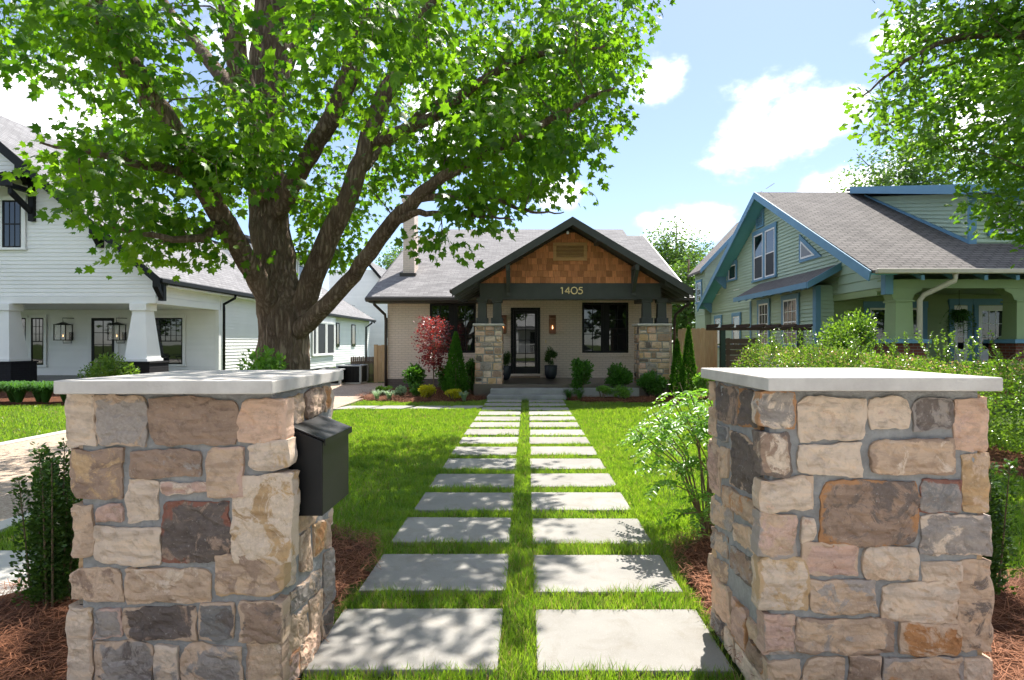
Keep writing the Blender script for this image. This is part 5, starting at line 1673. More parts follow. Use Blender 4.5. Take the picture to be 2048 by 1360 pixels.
def rough_tube(name, pts, rad, n_, mat, parent, ridge=0.05, seed=0):
    """limb with uneven, fluted girth"""
    mb_ = MB().tube(pts, rad, n_)
    off = Vector((seed * 3.1, seed * 1.7, 0))
    c_ = [pts[min(i // n_, len(pts) - 1)] for i in range(len(mb_.v))]
    r_ = [rad[min(i // n_, len(pts) - 1)] for i in range(len(mb_.v))]
    nv = []
    for v_, cc, rr in zip(mb_.v, c_, r_):
        v_ = Vector(v_)
        d_ = v_ - cc
        k = 1 + ridge * (noise.noise(Vector((d_.x / rr * 1.4, d_.y / rr * 1.4, v_.z * .9)) + off) * 1.6 + noise.noise(Vector((d_.x / rr * 4, d_.y / rr * 4, v_.z * 2.4)) + off) * .8)
        nv.append(tuple(cc + d_ * k))
    mb_.v = nv
    return mb_.build(name, mat, parent, smooth=True)


def grow_twigs(cl_, LP0, LR0, seed):
    """each clump hangs on the nearest limb or twig already grown; returns the twig mesh and each clump's outward direction"""
    rr = random.Random(seed)
    LP0, LR0 = LP0[LR0 > .014], LR0[LR0 > .014]
    near = ((cl_[:, None, :] - LP0[None, ::2, :]) ** 2).sum(2).min(1)
    order = np.argsort(near)
    nodes = np.concatenate([LP0, np.zeros((len(cl_) * 4, 3))])
    rad = np.concatenate([np.minimum(LR0 * .5, .03), np.zeros(len(cl_) * 4)])
    m_ = len(LP0)
    mb_ = MB()
    outs = np.zeros((len(cl_), 3))
    for i in order:
        c0 = cl_[i]
        dv = c0 - nodes[:m_]
        d2 = (dv ** 2).sum(1) + 0.25 * np.maximum(0, -dv[:, 2]) ** 2 + (rad[:m_] < .006) * .15
        j = int(np.argmin(d2))
        a, b = Vector(nodes[j]), Vector(c0)
        L_ = (b - a).length
        perp = Vector((rr.uniform(-1, 1), rr.uniform(-1, 1), rr.uniform(-.2, 1))) * L_ * .14
        m1, m2 = a.lerp(b, .35) + perp, a.lerp(b, .7) + perp * .7
        r0 = max(.004, min(rad[j] * .8, .006 + .010 * L_))
        rs = [r0, r0 * .8, r0 * .6, max(.003, r0 * .4)]
        mb_.tube([a, m1, m2, b], rs, 5, cap=False)
        for p, q in ((m1, rs[1]), (m2, rs[2]), (b, rs[3])):
            nodes[m_] = p
            rad[m_] = q
            m_ += 1
        outs[i] = np.array(b - a) / (L_ + 1e-6)
    return mb_, outs


LIMB = {
    'A': [(560, 640, 8, .30), (545, 480, 8.1, .265), (530, 330, 8.2, .25), (535, 150, 8.3, .25), (545, -50, 8.4, .24), (560, -350, 8.4, .18), (575, -700, 8.2, .08)],
    'B': [(560, 650, 7.9, .16), (508, 545, 7.5, .135), (440, 430, 7.0, .125), (385, 330, 6.6, .12), (318, 220, 6.2, .12), (240, 100, 5.8, .12), (185, -10, 5.5, .10), (110, -220, 5.2, .05)],
    'C': [(535, 400, 7.95, .14), (512, 300, 7.75, .15), (488, 190, 7.6, .145), (465, 60, 7.4, .13), (440, -100, 7.2, .11), (400, -380, 7.0, .05)],
    'D': [(585, 660, 7.95, .18), (650, 495, 7.8, .14), (715, 340, 7.8, .13), (770, 190, 7.9, .12), (835, 75, 8.0, .12), (900, -80, 8.0, .10), (960, -280, 8.0, .04)],
    'E': [(592, 668, 7.85, .14), (690, 570, 7.4, .10), (790, 440, 7.0, .088), (870, 368, 6.8, .075), (990, 300, 6.6, .05), (1110, 232, 6.4, .04), (1230, 175, 6.2, .012)],
    'F': [(545, 450, 8.08, .12), (590, 360, 7.85, .125), (645, 265, 7.6, .12), (692, 170, 7.4, .12), (722, 20, 7.1, .10), (745, -170, 6.9, .05)],
    'G': [(745, 285, 7.8, .09), (870, 232, 7.4, .075), (980, 150, 7.1, .055), (1080, 110, 6.9, .04), (1210, 92, 6.7, .012)],
    'H': [(840, 395, 6.9, .05), (980, 398, 6.7, .028), (1060, 424, 6.5, .016), (1128, 424, 6.4, .006)],
    'I': [(455, 450, 7.1, .08), (390, 478, 6.6, .05), (300, 470, 6.2, .03), (200, 450, 5.9, .01)],
    'J': [(400, 352, 6.7, .07), (300, 330, 6.2, .05), (180, 305, 5.8, .03), (80, 285, 5.5, .01)],
    'K': [(548, -30, 8.3, .16), (600, -260, 6.8, .12), (700, -520, 5.2, .08), (820, -850, 4.2, .03)],
    'L': [(545, 210, 8.3, .14), (600, 70, 9.5, .11), (700, -60, 10.8, .05)],
    'M': [(525, 250, 8.2, .14), (400, 100, 9.5, .10), (290, -50, 10.8, .04)],
    'N': [(620, -60, 7.7, .12), (780, -280, 6.6, .10), (950, -450, 5.2, .06), (1080, -700, 4.4, .02)],
    'O': [(790, 440, 7.0, .06), (850, 425, 6.7, .035), (960, 432, 6.4, .02), (1030, 440, 6.2, .006)],
    'Q': [(720, 335, 7.8, .10), (760, 300, 8.8, .08), (880, 200, 9.6, .05), (1000, 180, 10.2, .02)],
}
TP = at(570, 900, 8.0)
MT = thing('maple_tree', 'huge maple with spreading limbs behind the left pillar', 'tree', (TP.x, TP.y, 0))
tr = [at(p[0], p[1], p[2])[:] + (p[3],) for p in [(572, 915, 8, .60), (571, 860, 8, .47), (569, 760, 8, .395), (567, 690, 8, .37), (566, 640, 8, .345), (560, 590, 8.02, .29), (553, 540, 8.05, .22)]]
p_, r_ = smooth_path(tr, 5, .01, 1)
rough_tube('trunk', p_, r_, 28, M_bark, MT, .13, 1)
limb_pts = []
for k, (nm, pts) in enumerate(LIMB.items()):
    q = [at(a, b_, c_)[:] + (d_,) for a, b_, c_, d_ in pts]
    p_, r_ = smooth_path(q, 6, .018, k + 2)
    rough_tube('limb', p_, r_, 14 if pts[0][3] > .1 else 8, M_bark, MT, .09, k + 2)
    limb_pts += [(a, b_) for a, b_ in zip(p_[3:], r_[3:])]
LPn = np.array([p[:] for p, r in limb_pts])
LRn = np.array([r for p, r in limb_pts])
CROWN = [(-700, -3000), (-700, 60), (-60, 110), (60, 150), (190, 215), (120, 265), (115, 340), (160, 415), (240, 445), (330, 500), (420, 520), (465, 480), (480, 370), (560, 350), (600, 400), (615, 460), (650, 460), (685, 530),
         (725, 480), (800, 455), (845, 530), (870, 450), (905, 410), (985, 450), (1010, 405), (1100, 415), (1090, 360), (1170, 280), (1255, 240), (1200, 190), (1265, 170), (1210, 105), (1290, 35), (1300, -400), (1450, -900), (1450, -3000)]
GUARD = []
for nm, lo in (('A', 360), ('B', 300), ('D', 230), ('E', 150), ('G', 60), ('H', 300), ('F', 60)):
    q_ = LIMB[nm]
    for (x1, y1, d1, _), (x2, y2, d2, _) in zip(q_[:-1], q_[1:]):
        for k in range(8):
            f_ = k / 8
            if y1 + (y2 - y1) * f_ > lo:
                GUARD.append((x1 + (x2 - x1) * f_, y1 + (y2 - y1) * f_, d1 + (d2 - d1) * f_))
GUARD = np.array(GUARD)


def clear_of_limbs(P, px, py, g_):
    """sunlit gaps that leave the big limbs bare, as pruned trees have them"""
    d2 = (px[:, None] - GUARD[None, :, 0]) ** 2 + (py[:, None] - GUARD[None, :, 1]) ** 2
    j = d2.argmin(1)
    near = (d2[np.arange(len(px)), j] < 46 ** 2) & (P[:, 1] < GUARD[j, 2] + .2)
    return ~(near & (g_.uniform(0, 1, len(px)) < .78))


cl = []
g2 = np.random.default_rng(5)
while len(cl) < 560:
    q = g2.normal(0, 1, (400, 3))
    q /= np.linalg.norm(q, axis=1)[:, None]
    q *= (g2.uniform(0.1, 1, 400) ** 0.42)[:, None]
    P = np.array([-2.7, 7.4, 6.3]) + q * np.array([5.2, 5.0, 4.5])
    P = P[P[:, 1] > 2.9]
    px, py = photo_xy(P)
    ok = poly_in(px, py, CROWN) & (P[:, 2] > 2.75)
    ok &= ~((px > 485) & (px < 610) & (py > 370) & (P[:, 1] < 8.4))
    ok &= ~((P[:, 2] > 6.4) & (g2.uniform(0, 1, len(P)) < 0.74))
    ok &= ~((px > 880) & (py > -20) & (g2.uniform(0, 1, len(P)) < 0.30))
    lum = np.array([noise.noise(Vector(p) * 0.75) for p in P])
    ok &= lum > -0.06
    ok &= clear_of_limbs(P, px, py, g2)
    ok &= ~((px > 755) & (px < 865) & (py > 350) & (py < 560))
    cl += list(P[ok])
cl = cl[:560]
for a0, a1, b0, b1, y0_, y1_, n_ in ((340, 540, 275, 350, 6.2, 7.0, 26), (120, 330, 275, 430, 5.6, 7.2, 24), (250, 460, 440, 520, 6.2, 7.6, 14), (600, 690, 400, 530, 8.2, 9.4, 22), (650, 860, 0, 110, 3.8, 5.5, 16), (868, 895, 455, 500, 6.2, 7.0, 3), (920, 985, 400, 450, 6.2, 6.8, 6), (880, 1180, 190, 380, 6.2, 8.0, 34), (950, 1250, 60, 200, 6.0, 8.0, 22), (40, 300, 20, 170, 4.6, 6.5, 14), (740, 1200, 70, 330, 9.0, 11.5, 44), (960, 1265, 70, 270, 7.6, 9.6, 36), (640, 1000, -260, 60, 9.0, 11.5, 40)):
    for _ in range(n_):
        cl.append(np.array(at(g2.uniform(a0, a1), g2.uniform(b0, b1), g2.uniform(y0_, y1_))))
for _ in range(80):       # upper crown above the picture, which shades the lawn
    cl.append(np.array([g2.uniform(-3.5, 2.0), g2.uniform(6.8, 11.6), g2.uniform(6.6, 9.2)]))
sh_ = np.stack([g2.uniform(-.9, 1.5, 400), g2.uniform(8.6, 12.4, 400), g2.uniform(4.0, 7.4, 400)], 1)    # rear right boughs that shade the lawn
px, py = photo_xy(sh_)
lum = np.array([noise.noise(Vector(p) * 0.8 + Vector((2, 9, 4))) for p in sh_])
cl += list(sh_[poly_in(px, py, CROWN) & (py < 380) & (lum > -.05)][:110])
cl = np.array(cl)
tw, OUT = grow_twigs(cl, LPn, LRn, 3)
LP_, LF_, LS_ = [], [], []
for i, c0 in enumerate(cl):
    nl = rnd.randint(28, 42)
    rad = rnd.uniform(.24, .46)
    out = OUT[i] * np.array([1, 1, 0])
    q = np.clip(g2.normal(0, 1, (nl, 3)), -1.5, 1.5) * np.array([rad, rad, rad * .55]) * .62
    LP_.append(c0 + q)
    f_ = q * 1.1 + out * .2 + np.array([0, 0, -.34])
    LF_.append(f_)
    LS_.append(g2.uniform(.065, .13, nl))
tw.build('twigs', M_bark, MT, smooth=True, fix=False)['kind'] = 'stuff'
LP_, LF_, LS_ = np.concatenate(LP_), np.concatenate(LF_), np.concatenate(LS_)
LF_ /= np.linalg.norm(LF_, axis=1)[:, None] + 1e-6
px, py = photo_xy(LP_)
keep = LP_[:, 1] > 2.6
inframe = (px > 0) & (px < 2048) & (py > 5) & (py < 700) & keep
score = np.where(inframe, LS_ / LP_[:, 1], 0)
top = np.argsort(-score)[:300]
msk = keep.copy()
msk[top] = False
near_ = msk & inframe & (LP_[:, 1] < 8.2)
foliage('crown', LP_[near_], LS_[near_], MAPLE, M_maple, MT, LF_[near_], up=.42)
foliage('upper_crown', LP_[msk & ~near_], LS_[msk & ~near_], MAPLE2, M_maple, MT, LF_[msk & ~near_], up=.42)


def leaf_objects(idx, P, S, Fw, tmpl, mat, parent, nm):
    """single leaves that share one mesh"""
    me = bpy.data.meshes.new(nm)
    me.from_pydata([tuple(v_) for v_ in tmpl[0]], [], [tuple(int(x) for x in f_) for f_ in tmpl[1]])
    me.materials.append(mat)
    og = org(parent)
    for i in idx:
        f_ = Vector(Fw[i]).normalized()
        n_ = Vector((rnd.gauss(0, .5), rnd.gauss(0, .5), 1))
        n_ = (n_ - f_ * n_.dot(f_)).normalized()
        s_ = f_.cross(n_)
        o_ = bpy.data.objects.new(nm, me)
        COL.objects.link(o_)
        o_.parent = parent
        M3 = Matrix((s_, f_, n_)).transposed() * float(S[i])
        o_.matrix_local = Matrix.Translation(Vector(P[i]) - og) @ M3.to_4x4()


leaf_objects(top, LP_, LS_, LF_, MAPLE, M_maple, MT, 'leaf')

# ------------------------------------------------------------------ the tree that reaches in from the right
OT = thing('oak_tree', 'lobed-leaf tree reaching in at the upper right edge', 'tree', (9.2, 7.4, 0))
OL = [[(9.2, 7.4, -.1, .42), (9.15, 7.4, 1.5, .34), (9.0, 7.4, 3.2, .30), (8.9, 7.4, 5.5, .25), (9.0, 7.4, 8.5, .14)],
      [(8.95, 7.4, 4.2, .16), (7.9, 7.5, 5.2, .10), (6.8, 7.7, 5.7, .07), (5.6, 7.8, 5.6, .035), (4.6, 7.8, 4.9, .01)],
      [(8.9, 7.4, 3.6, .13), (8.0, 7.3, 4.2, .08), (7.1, 7.2, 4.3, .05), (6.2, 7.1, 3.7, .02)],
      [(8.95, 7.4, 5.8, .14), (7.8, 7.3, 6.8, .09), (6.6, 7.4, 7.2, .05), (5.4, 7.6, 7.0, .02)],
      [(8.9, 7.4, 5.0, .12), (8.0, 8.4, 5.8, .07), (6.9, 9.0, 6.0, .04), (6.0, 9.3, 5.6, .01)],
      [(8.9, 7.4, 3.0, .10), (8.2, 6.9, 3.2, .06), (7.2, 6.7, 3.2, .03), (6.3, 6.8, 2.9, .01)]]
lp2 = []
for k, q in enumerate(OL):
    p_, r_ = smooth_path([Vector(w) for w in q], 6, .015, k + 40)
    rough_tube('trunk' if k == 0 else 'limb', p_, r_, 16 if k == 0 else 8, M_bark, OT, .08, k + 40)
    if k:
        lp2 += [(a, b_) for a, b_ in zip(p_[4:], r_[4:])]
LPn2 = np.array([p[:] for p, r in lp2])
OMASK = [(1790, -900), (1790, 0), (1830, 55), (1800, 120), (1740, 190), (1735, 235), (1770, 275), (1820, 290), (1850, 330), (1920, 330), (1975, 370), (1940, 420), (1965, 460), (1925, 535), (1985, 575), (2060, 560), (2500, 620), (2900, -900)]
cl = []
while len(cl) < 640:
    q = g2.normal(0, 1, (300, 3))
    q /= np.linalg.norm(q, axis=1)[:, None]
    q *= (g2.uniform(0.05, 1, 300) ** 0.45)[:, None]
    P = np.array([8.6, 7.5, 6.0]) + q * np.array([4.4, 2.9, 3.5])
    px, py = photo_xy(P)
    lum = np.array([noise.noise(Vector(p) * 0.9 + Vector((7, 3, 1))) for p in P])
    ok = poly_in(px, py, OMASK) & (P[:, 2] > 2.35) & (lum > .0)
    ok &= ~((px > 2130) & (g2.uniform(0, 1, len(P)) < .72))
    cl += list(P[ok])
cl = np.array(cl[:640])
tw, OUT = grow_twigs(cl, LPn2, np.array([r for p, r in lp2]), 4)
P2, F2, S2_ = [], [], []
for c0 in cl:
    nl = rnd.randint(30, 44)
    rad = rnd.uniform(.22, .42)
    q = np.clip(g2.normal(0, 1, (nl, 3)), -1.5, 1.5) * np.array([rad, rad, rad * .6]) * .6
    P2.append(c0 + q)
    F2.append(q * 1.6 + np.array([0, 0, -.05]))
    S2_.append(g2.uniform(.085, .15, nl))
tw.build('twigs', M_bark, OT, smooth=True, fix=False)['kind'] = 'stuff'
P2, F2, S2_ = np.concatenate(P2), np.concatenate(F2), np.concatenate(S2_)
px, py = photo_xy(P2)
score = np.where((px > 0) & (px < 2048) & (py > 5), S2_ / P2[:, 1], 0)
top = np.argsort(-score)[:200]
msk = np.ones(len(P2), bool)
msk[top] = False
foliage('crown', P2[msk], S2_[msk], LOBED, M_oak, OT, F2[msk], up=.35)
leaf_objects(top, P2, S2_, F2, LOBED, M_oak, OT, 'leaf')


# ------------------------------------------------------------------ trees farther off
def far_tree(label, x, y, top_z, r, n_, leaf=.2, zc=None, mat=M_far, group='trees far behind the houses', seed=1):
    T = thing('background_tree', label, 'tree', (x, y, 0), group)
    rr = random.Random(seed)
    gq = np.random.default_rng(seed)
    zc = zc or top_z - r * 1.1
    MB().tube([(x, y, -.1), (x + .1, y, zc * .5), (x, y, zc), (x + .1, y, top_z - .4)], [.28, .2, .14, .03], 8).build('trunk', M_bark, T, smooth=True)
    for k in range(7):
        a = k * 2.4
        e = (x + math.cos(a) * r * .8, y + math.sin(a) * r * .8, zc + rr.uniform(-.3, .8) * r)
        MB().tube([(x, y, zc * rr.uniform(.6, .9)), ((x + e[0]) / 2, (y + e[1]) / 2, (zc + e[2]) / 2 + .2), e], [.1, .06, .015], 6).build('limb', M_bark, T, smooth=True)
    P = blob_points(n_, (x, y, zc), (r * 1.15, r * 1.15, (top_z - zc) * 1.1), lumps=26, shell=.7, g=gq)
    lum = np.array([noise.noise(Vector(p) * (1.6 / r * 1.5) + Vector((seed, 0, 0))) for p in P])
    P = P[lum > -.30]
    foliage('crown', P, gq.uniform(leaf * .7, leaf * 1.3, len(P)), LOZ, mat, T, up=.4)
    return T


far_tree('loose green tree rising between bungalow and green house', 12.0, 46, 11.6, 3.8, 26000, .24, zc=6.4, seed=3)
far_tree('smaller dark tree behind the pale fence gap', 9.3, 33, 6.9, 2.5, 9000, .2, zc=3.9, seed=4)
far_tree('broad tree above the green house roof', 27.0, 40, 16.5, 5.4, 20000, .26, seed=5)
far_tree('tall tree at the right behind the green dormer', 36.0, 44, 19.0, 6.0, 9000, .3, seed=6)
far_tree('tree top left of the bungalow chimney', -13.0, 62, 13.5, 4.0, 7000, .3, seed=7)

# ------------------------------------------------------------------ shrubs
def shrub(name, label, x, y, r, h, n_, leaf, mat, tmpl=OVATE, cat='shrub', group=None, z0=0.03, lumps=9, up=.35, stems=5, squash=1.0, seed=None, out=.9):
    T = thing(name, label, cat, (x, y, z0), group)
    gq = np.random.default_rng(seed or int(abs(x * 97 + y * 131)))
    for k in range(stems):
        a = k * 2 * math.pi / stems
        MB().tube([(x + .04 * math.cos(a), y + .04 * math.sin(a), z0 - .03), (x + r * .3 * math.cos(a), y + r * .3 * math.sin(a), z0 + h * .45), (x + r * .55 * math.cos(a), y + r * .55 * math.sin(a), z0 + h * .8)], [.014, .010, .004], 5).build('stem', M_stem, T)
    c_ = np.array([x, y, z0 + h * .52])
    P = blob_points(n_, c_, (r * 1.05, r * 1.05, h * .52), lumps=lumps, shell=.5, g=gq)
    P = P[P[:, 2] > z0 + .01]
    fw_ = (P - c_) / np.array([r, r, h * .5]) * out + gq.normal(0, .5, P.shape) + np.array([0, 0, .25])
    foliage('foliage', P, gq.uniform(leaf * .7, leaf * 1.25, len(P)), tmpl, mat, T, fw_, up=up)
    return T


def cone_tree(label, x, y, r, h, n_, z0=.03, group=None, name='arborvitae', mat=M_arb, taperp=.8, leaf=.055):
    T = thing(name, label, 'conifer', (x, y, z0), group)
    gq = np.random.default_rng(int(abs(x * 977 + y)))
    MB().tube([(x, y, z0 - .03), (x, y, z0 + h * .9)], [.03, .006], 6).build('trunk', M_stem, T)
    t_ = gq.uniform(0, 1, n_) ** 1.25
    a = gq.uniform(0, 2 * np.pi, n_)
    rr_ = r * np.minimum(1, (1 - t_) ** taperp * 1.12) * np.minimum(1, .62 + t_ * 3)
    rr_ *= 1 + .16 * np.sin(a * 5 + t_ * 23) + gq.normal(0, .06, n_)
    k_ = gq.uniform(.55, 1, n_) ** .5
    P = np.stack([x + np.cos(a) * rr_ * k_, y + np.sin(a) * rr_ * k_, z0 + t_ * h], 1)
    fw_ = np.stack([np.cos(a) * .55, np.sin(a) * .55, np.full(n_, .9)], 1)
    foliage('foliage', P, gq.uniform(leaf * .7, leaf * 1.4, n_), LOZ, mat, T, fw_, up=.0)
    return T


def strap_plant(label, x, y, h, n_, mat, name='strap_leaf_plant', group=None, z0=.03, spread=.7, w=.018):
    T = thing(name, label, 'plant', (x, y, z0), group)
    gq = np.random.default_rng(int(abs(x * 313 + y * 71)))
    V, Fa = [], []
    for i in range(n_):
        a = gq.uniform(0, 2 * np.pi)
        L_ = h * gq.uniform(.7, 1.2)
        d_ = np.array([math.cos(a), math.sin(a), 0])
        s_ = np.array([-d_[1], d_[0], 0]) * w / 2
        b0 = np.array([x, y, z0]) + d_ * gq.uniform(0, .05)
        sp_ = spread * gq.uniform(.4, 1.2)
        pts = [b0, b0 + d_ * L_ * .3 * sp_ + np.array([0, 0, L_ * .55]), b0 + d_ * L_ * .7 * sp_ + np.array([0, 0, L_ * .8]), b0 + d_ * L_ * 1.05 * sp_ + np.array([0, 0, L_ * .66])]
        o_ = len(V)
        for k, p in enumerate(pts):
            ww = (1, .95, .7, .1)[k]
            V += [p - s_ * ww, p + s_ * ww]
        for k in range(3):
            Fa.append((o_ + 2 * k, o_ + 2 * k + 1, o_ + 2 * k + 3, o_ + 2 * k + 2))
    me = np_mesh('leaves', np.array(V) - np.array([x, y, z0]), np.array(Fa))
    link('leaves', me, mat, T)['kind'] = 'stuff'
    return T


shrub('shrub', 'tall bright green shrub just right of the steps', 1.52, 15.75, .37, 1.05, 2600, .085, M_boxw)
shrub('shrub', 'round glossy shrub under the right front window', 2.5, 16.0, .47, .90, 2800, .09, M_boxw)
shrub('shrub', 'shrub at the foot of the right stone pier', 3.42, 15.6, .44, .78, 2400, .085, M_boxw)
shrub('shrub', 'low golden green shrub left of its twin in the right bed', 2.0, 15.1, .28, .34, 1500, .045, M_comp)
shrub('shrub', 'low golden green shrub right of its twin in the right bed', 2.52, 15.1, .30, .34, 1500, .045, M_comp)
shrub('shrub', 'dark shrub at the foot of the red maple, nearer the drive', -3.28, 16.7, .38, .86, 1800, .09, M_boxw)
shrub('shrub', 'dark shrub hidden behind the cone conifer', -2.42, 16.9, .36, .95, 1800, .085, M_boxw)
shrub('shrub', 'dark shrub between cone conifer and left stone pier', -1.62, 16.5, .26, 1.0, 1400, .08, M_boxw)
shrub('shrub', 'taller yellow shrub at the front of the left bed', -2.62, 15.1, .29, .42, 1900, .045, M_yel)
shrub('shrub', 'flat spreading yellow shrub in front of the cone conifer', -1.95, 14.85, .32, .27, 1900, .045, M_yel)
shrub('shrub', 'pale variegated low shrub near the left downspout', -3.42, 15.5, .2, .30, 900, .05, M_silver)
shrub('shrub', 'dark low shrub between pale shrub and yellow shrub', -3.02, 15.5, .23, .36, 1000, .05, M_boxw)
shrub('shrub', 'dark low shrub at the house corner downspout', -4.0, 15.9, .25, .30, 1000, .05, M_yew)
cone_tree('cone shaped arborvitae beside the left stone pier', -1.98, 15.8, .33, 1.75, 7000)
cone_tree('shorter slim arborvitae at the right pier', 4.12, 15.6, .2, 1.55, 3500, group='slim arborvitaes by the pale fence')
cone_tree('taller slim arborvitae in front of the pale fence', 4.46, 15.7, .22, 1.92, 4500, group='slim arborvitaes by the pale fence')
for k, (x, y) in enumerate(((-3.95, 14.95), (-3.6, 14.85), (-1.62, 14.6), (1.12, 15.15), (1.38, 14.95))):
    strap_plant(['silvery strap-leaf clump at the bed corner by the drive', 'silvery strap-leaf clump second from the drive', 'silvery strap-leaf clump beside the flat yellow shrub',
                 'dark strap-leaf clump touching the step', 'dark strap-leaf clump one away from the step'][k], x, y, .26, 60, M_silver if k < 3 else M_lirio)
# small red maple
RM = thing('red_maple', 'small red-leaved maple in front of the left window', 'tree', (-2.68, 16.4, 0))
MB().tube([(-2.68, 16.4, 0), (-2.70, 16.4, .8), (-2.72, 16.4, 1.5), (-2.66, 16.4, 2.0)], [.022, .018, .012, .004], 6).build('trunk', M_stem, RM)
gq = np.random.default_rng(8)
RP_, RFW = [], []
for k in range(26):
    a = k * 2.4
    z = .75 + 1.35 * (k / 26)
    L_ = .50 * (1 - .55 * abs(k / 26 - .55) * 1.6)
    e = Vector((-2.7 + math.cos(a) * L_, 16.4 + math.sin(a) * L_, z + .18))
    MB().tube([(-2.70, 16.4, z - .1), e], [.008, .003], 5).build('branch', M_stem, RM)
    for f_ in (.55, .8, 1.0):
        q = gq.normal(0, .085, (26, 3))
        RP_.append(np.array([-2.7, 16.4, z - .1]) * (1 - f_) + np.array(e) * f_ + q)
RP_ = np.concatenate(RP_)
foliage('foliage', RP_, gq.uniform(.05, .10, len(RP_)), LOZ, M_red, RM, up=.5)
# planters by the door
for lab, x, y in (('navy planter with boxwood right of the door', .76, 18.15), ('navy planter mostly hidden behind the left pier', -.70, 17.75)):
    PT = thing('planter', lab, 'planter', (x, y, .366), 'planters at the front door')
    MB().lathe((x, y, .366), [(.10, 0), (.15, .03), (.195, .15), (.205, .42), (.19, .43), (.18, .40)], 24).build('pot', M_pot, PT, smooth=True)
    P = blob_points(1500, (x, y, .366 + .68), (.25, .25, .32), 8, .5)
    P = P[P[:, 2] > .76]
    foliage('plant', P, rng.uniform(.05, .085, len(P)), SCALE, M_yew, PT, (P - np.array([x, y, .9])) * 2 + rng.normal(0, .3, P.shape), up=.1)
# upright yews beside the pillars
def yew(label, x, y, h, r):
    T = thing('yew_shrub', label, 'shrub', (x, y, .04), 'upright yews beside the pillars')
    gq = np.random.default_rng(int(abs(x) * 100))
    Pl, Fl = [], []
    for k in range(24):
        a, rr_ = gq.uniform(0, 6.28), r * gq.uniform(.1, 1) ** .6
        hh = h * gq.uniform(.45, 1.0) ** .7 * (1 - .12 * rr_ / r)
        bx_, by_ = x + math.cos(a) * rr_ * .6, y + math.sin(a) * rr_ * .6
        tx, ty = x + math.cos(a) * rr_, y + math.sin(a) * rr_
        MB().tube([(bx_, by_, .0), ((bx_ + tx) / 2, (by_ + ty) / 2, hh * .5), (tx, ty, hh)], [.007, .005, .002], 5).build('stem', M_stem, T)
        nn = 520
        t_ = gq.uniform(.10, 1.02, nn)
        aa = gq.uniform(0, 6.28, nn)
        sp_ = gq.uniform(.004, .07, nn) * (1.15 - t_ * .8)
        px_, py_ = bx_ + (tx - bx_) * t_, by_ + (ty - by_) * t_
        Pl.append(np.stack([px_ + np.cos(aa) * sp_, py_ + np.sin(aa) * sp_, hh * t_], 1))
        Fl.append(np.stack([np.cos(aa), np.sin(aa), gq.uniform(.2, 1.1, nn)], 1))
    P, Fw = np.concatenate(Pl), np.concatenate(Fl)
    foliage('foliage', P, gq.uniform(.016, .034, len(P)), LOZ, M_yew, T, Fw, up=.3)


yew('upright yew shrub left of the mailbox pillar', -2.70, 3.25, 1.03, .17)
yew('upright yew shrub right of the sunlit pillar', 2.66, 3.35, .95, .16)
# pinnate shrub leaning over the lawn by the sunlit pillar
CS = thing('pinnate_shrub', 'arching pale green shrub with drooping leaflets left of the sunlit pillar', 'shrub', (1.38, 4.4, .03))
gq = np.random.default_rng(21)
LPs, LFs = [], []
stems_ = [(1.28, 4.5, 1.14), (1.12, 4.4, 1.08), (.98, 4.45, .98), (1.45, 4.6, 1.2), (1.20, 4.75, 1.12), (1.36, 4.25, 1.06), (1.05, 4.65, 1.04), (1.5, 4.3, .98), (1.30, 4.85, 1.18), (1.18, 4.2, .96), (1.12, 4.05, .30), (1.3, 4.1, .42), (.92, 4.3, .72), (1.05, 4.9, .86), (1.25, 4.15, .70), (1.5, 4.9, .9), (1.1, 5.0, .7), (.88, 4.6, .82), (1.35, 4.5, .62), (1.0, 4.15, .52)]
for k, (tx, ty, tz) in enumerate(stems_):
    b0 = Vector((1.42 + gq.uniform(-.05, .05), 4.45 + gq.uniform(-.05, .05), 0.0))
    tp = Vector((tx, ty, tz))
    md = b0 * .45 + tp * .55 + Vector((.07, 0, .10))
    MB().tube([b0, md, tp], [.008, .006, .003], 6).build('stem', M_stem, CS)
    nf = 10
    for j in range(nf):
        a = gq.uniform(0, 6.28)
        st = md.lerp(tp, gq.uniform(.25, 1.0))
        L_ = gq.uniform(.14, .30)
        dr = Vector((math.cos(a), math.sin(a), .12)).normalized()
        for q in range(9):
            t_ = (q + 1) / 9
            c0 = st + dr * L_ * t_ + Vector((0, 0, -.10 * t_ * t_))
            for s in (-1, 1):
                sd2 = Vector((-dr.y, dr.x, 0)) * s
                LPs.append(tuple(c0))
                LFs.append(tuple(sd2 * .9 + dr * .45 + Vector((0, 0, -.35))))
LPs, LFs = np.array(LPs), np.array(LFs)
foliage('foliage', LPs, gq.uniform(.030, .052, len(LPs)), OVATE, M_comp, CS, LFs, up=.75)
# fern-like shoots at the foot of the maple, bush and border of the white house
shrub('fern_shrub', 'feathery green shoots at the foot of the big maple', -3.25, 7.05, .48, 1.40, 2600, .075, M_comp, tmpl=LOZ)
shrub('shrub', 'pale green bush in front of the white porch', -12.75, 17.2, .75, 1.12, 4200, .075, M_hedge)
for k in range(7):
    strap_plant('%s dark liriope clump from the left along the white house lawn edge' % ('first', 'second', 'third', 'fourth', 'fifth', 'sixth', 'seventh')[k], -13.25 + k * .33, 14.1 + (k % 2) * .2, .56, 420, M_lirio, name='liriope', group='liriope border of the white house', w=.03, z0=.02, spread=.62)
strap_plant('small yellowish clump at the end of the liriope border', -10.85, 13.9, .22, 60, M_yel)
shrub('shrub', 'round light green bush at the corner of the green porch', 7.15, 12.6, .80, 2.35, 7000, .075, M_hedge, z0=.03)
shrub('shrub', 'bright spreading shrub beside the pergola post', 4.75, 15.0, .35, .75, 1500, .07, M_comp)
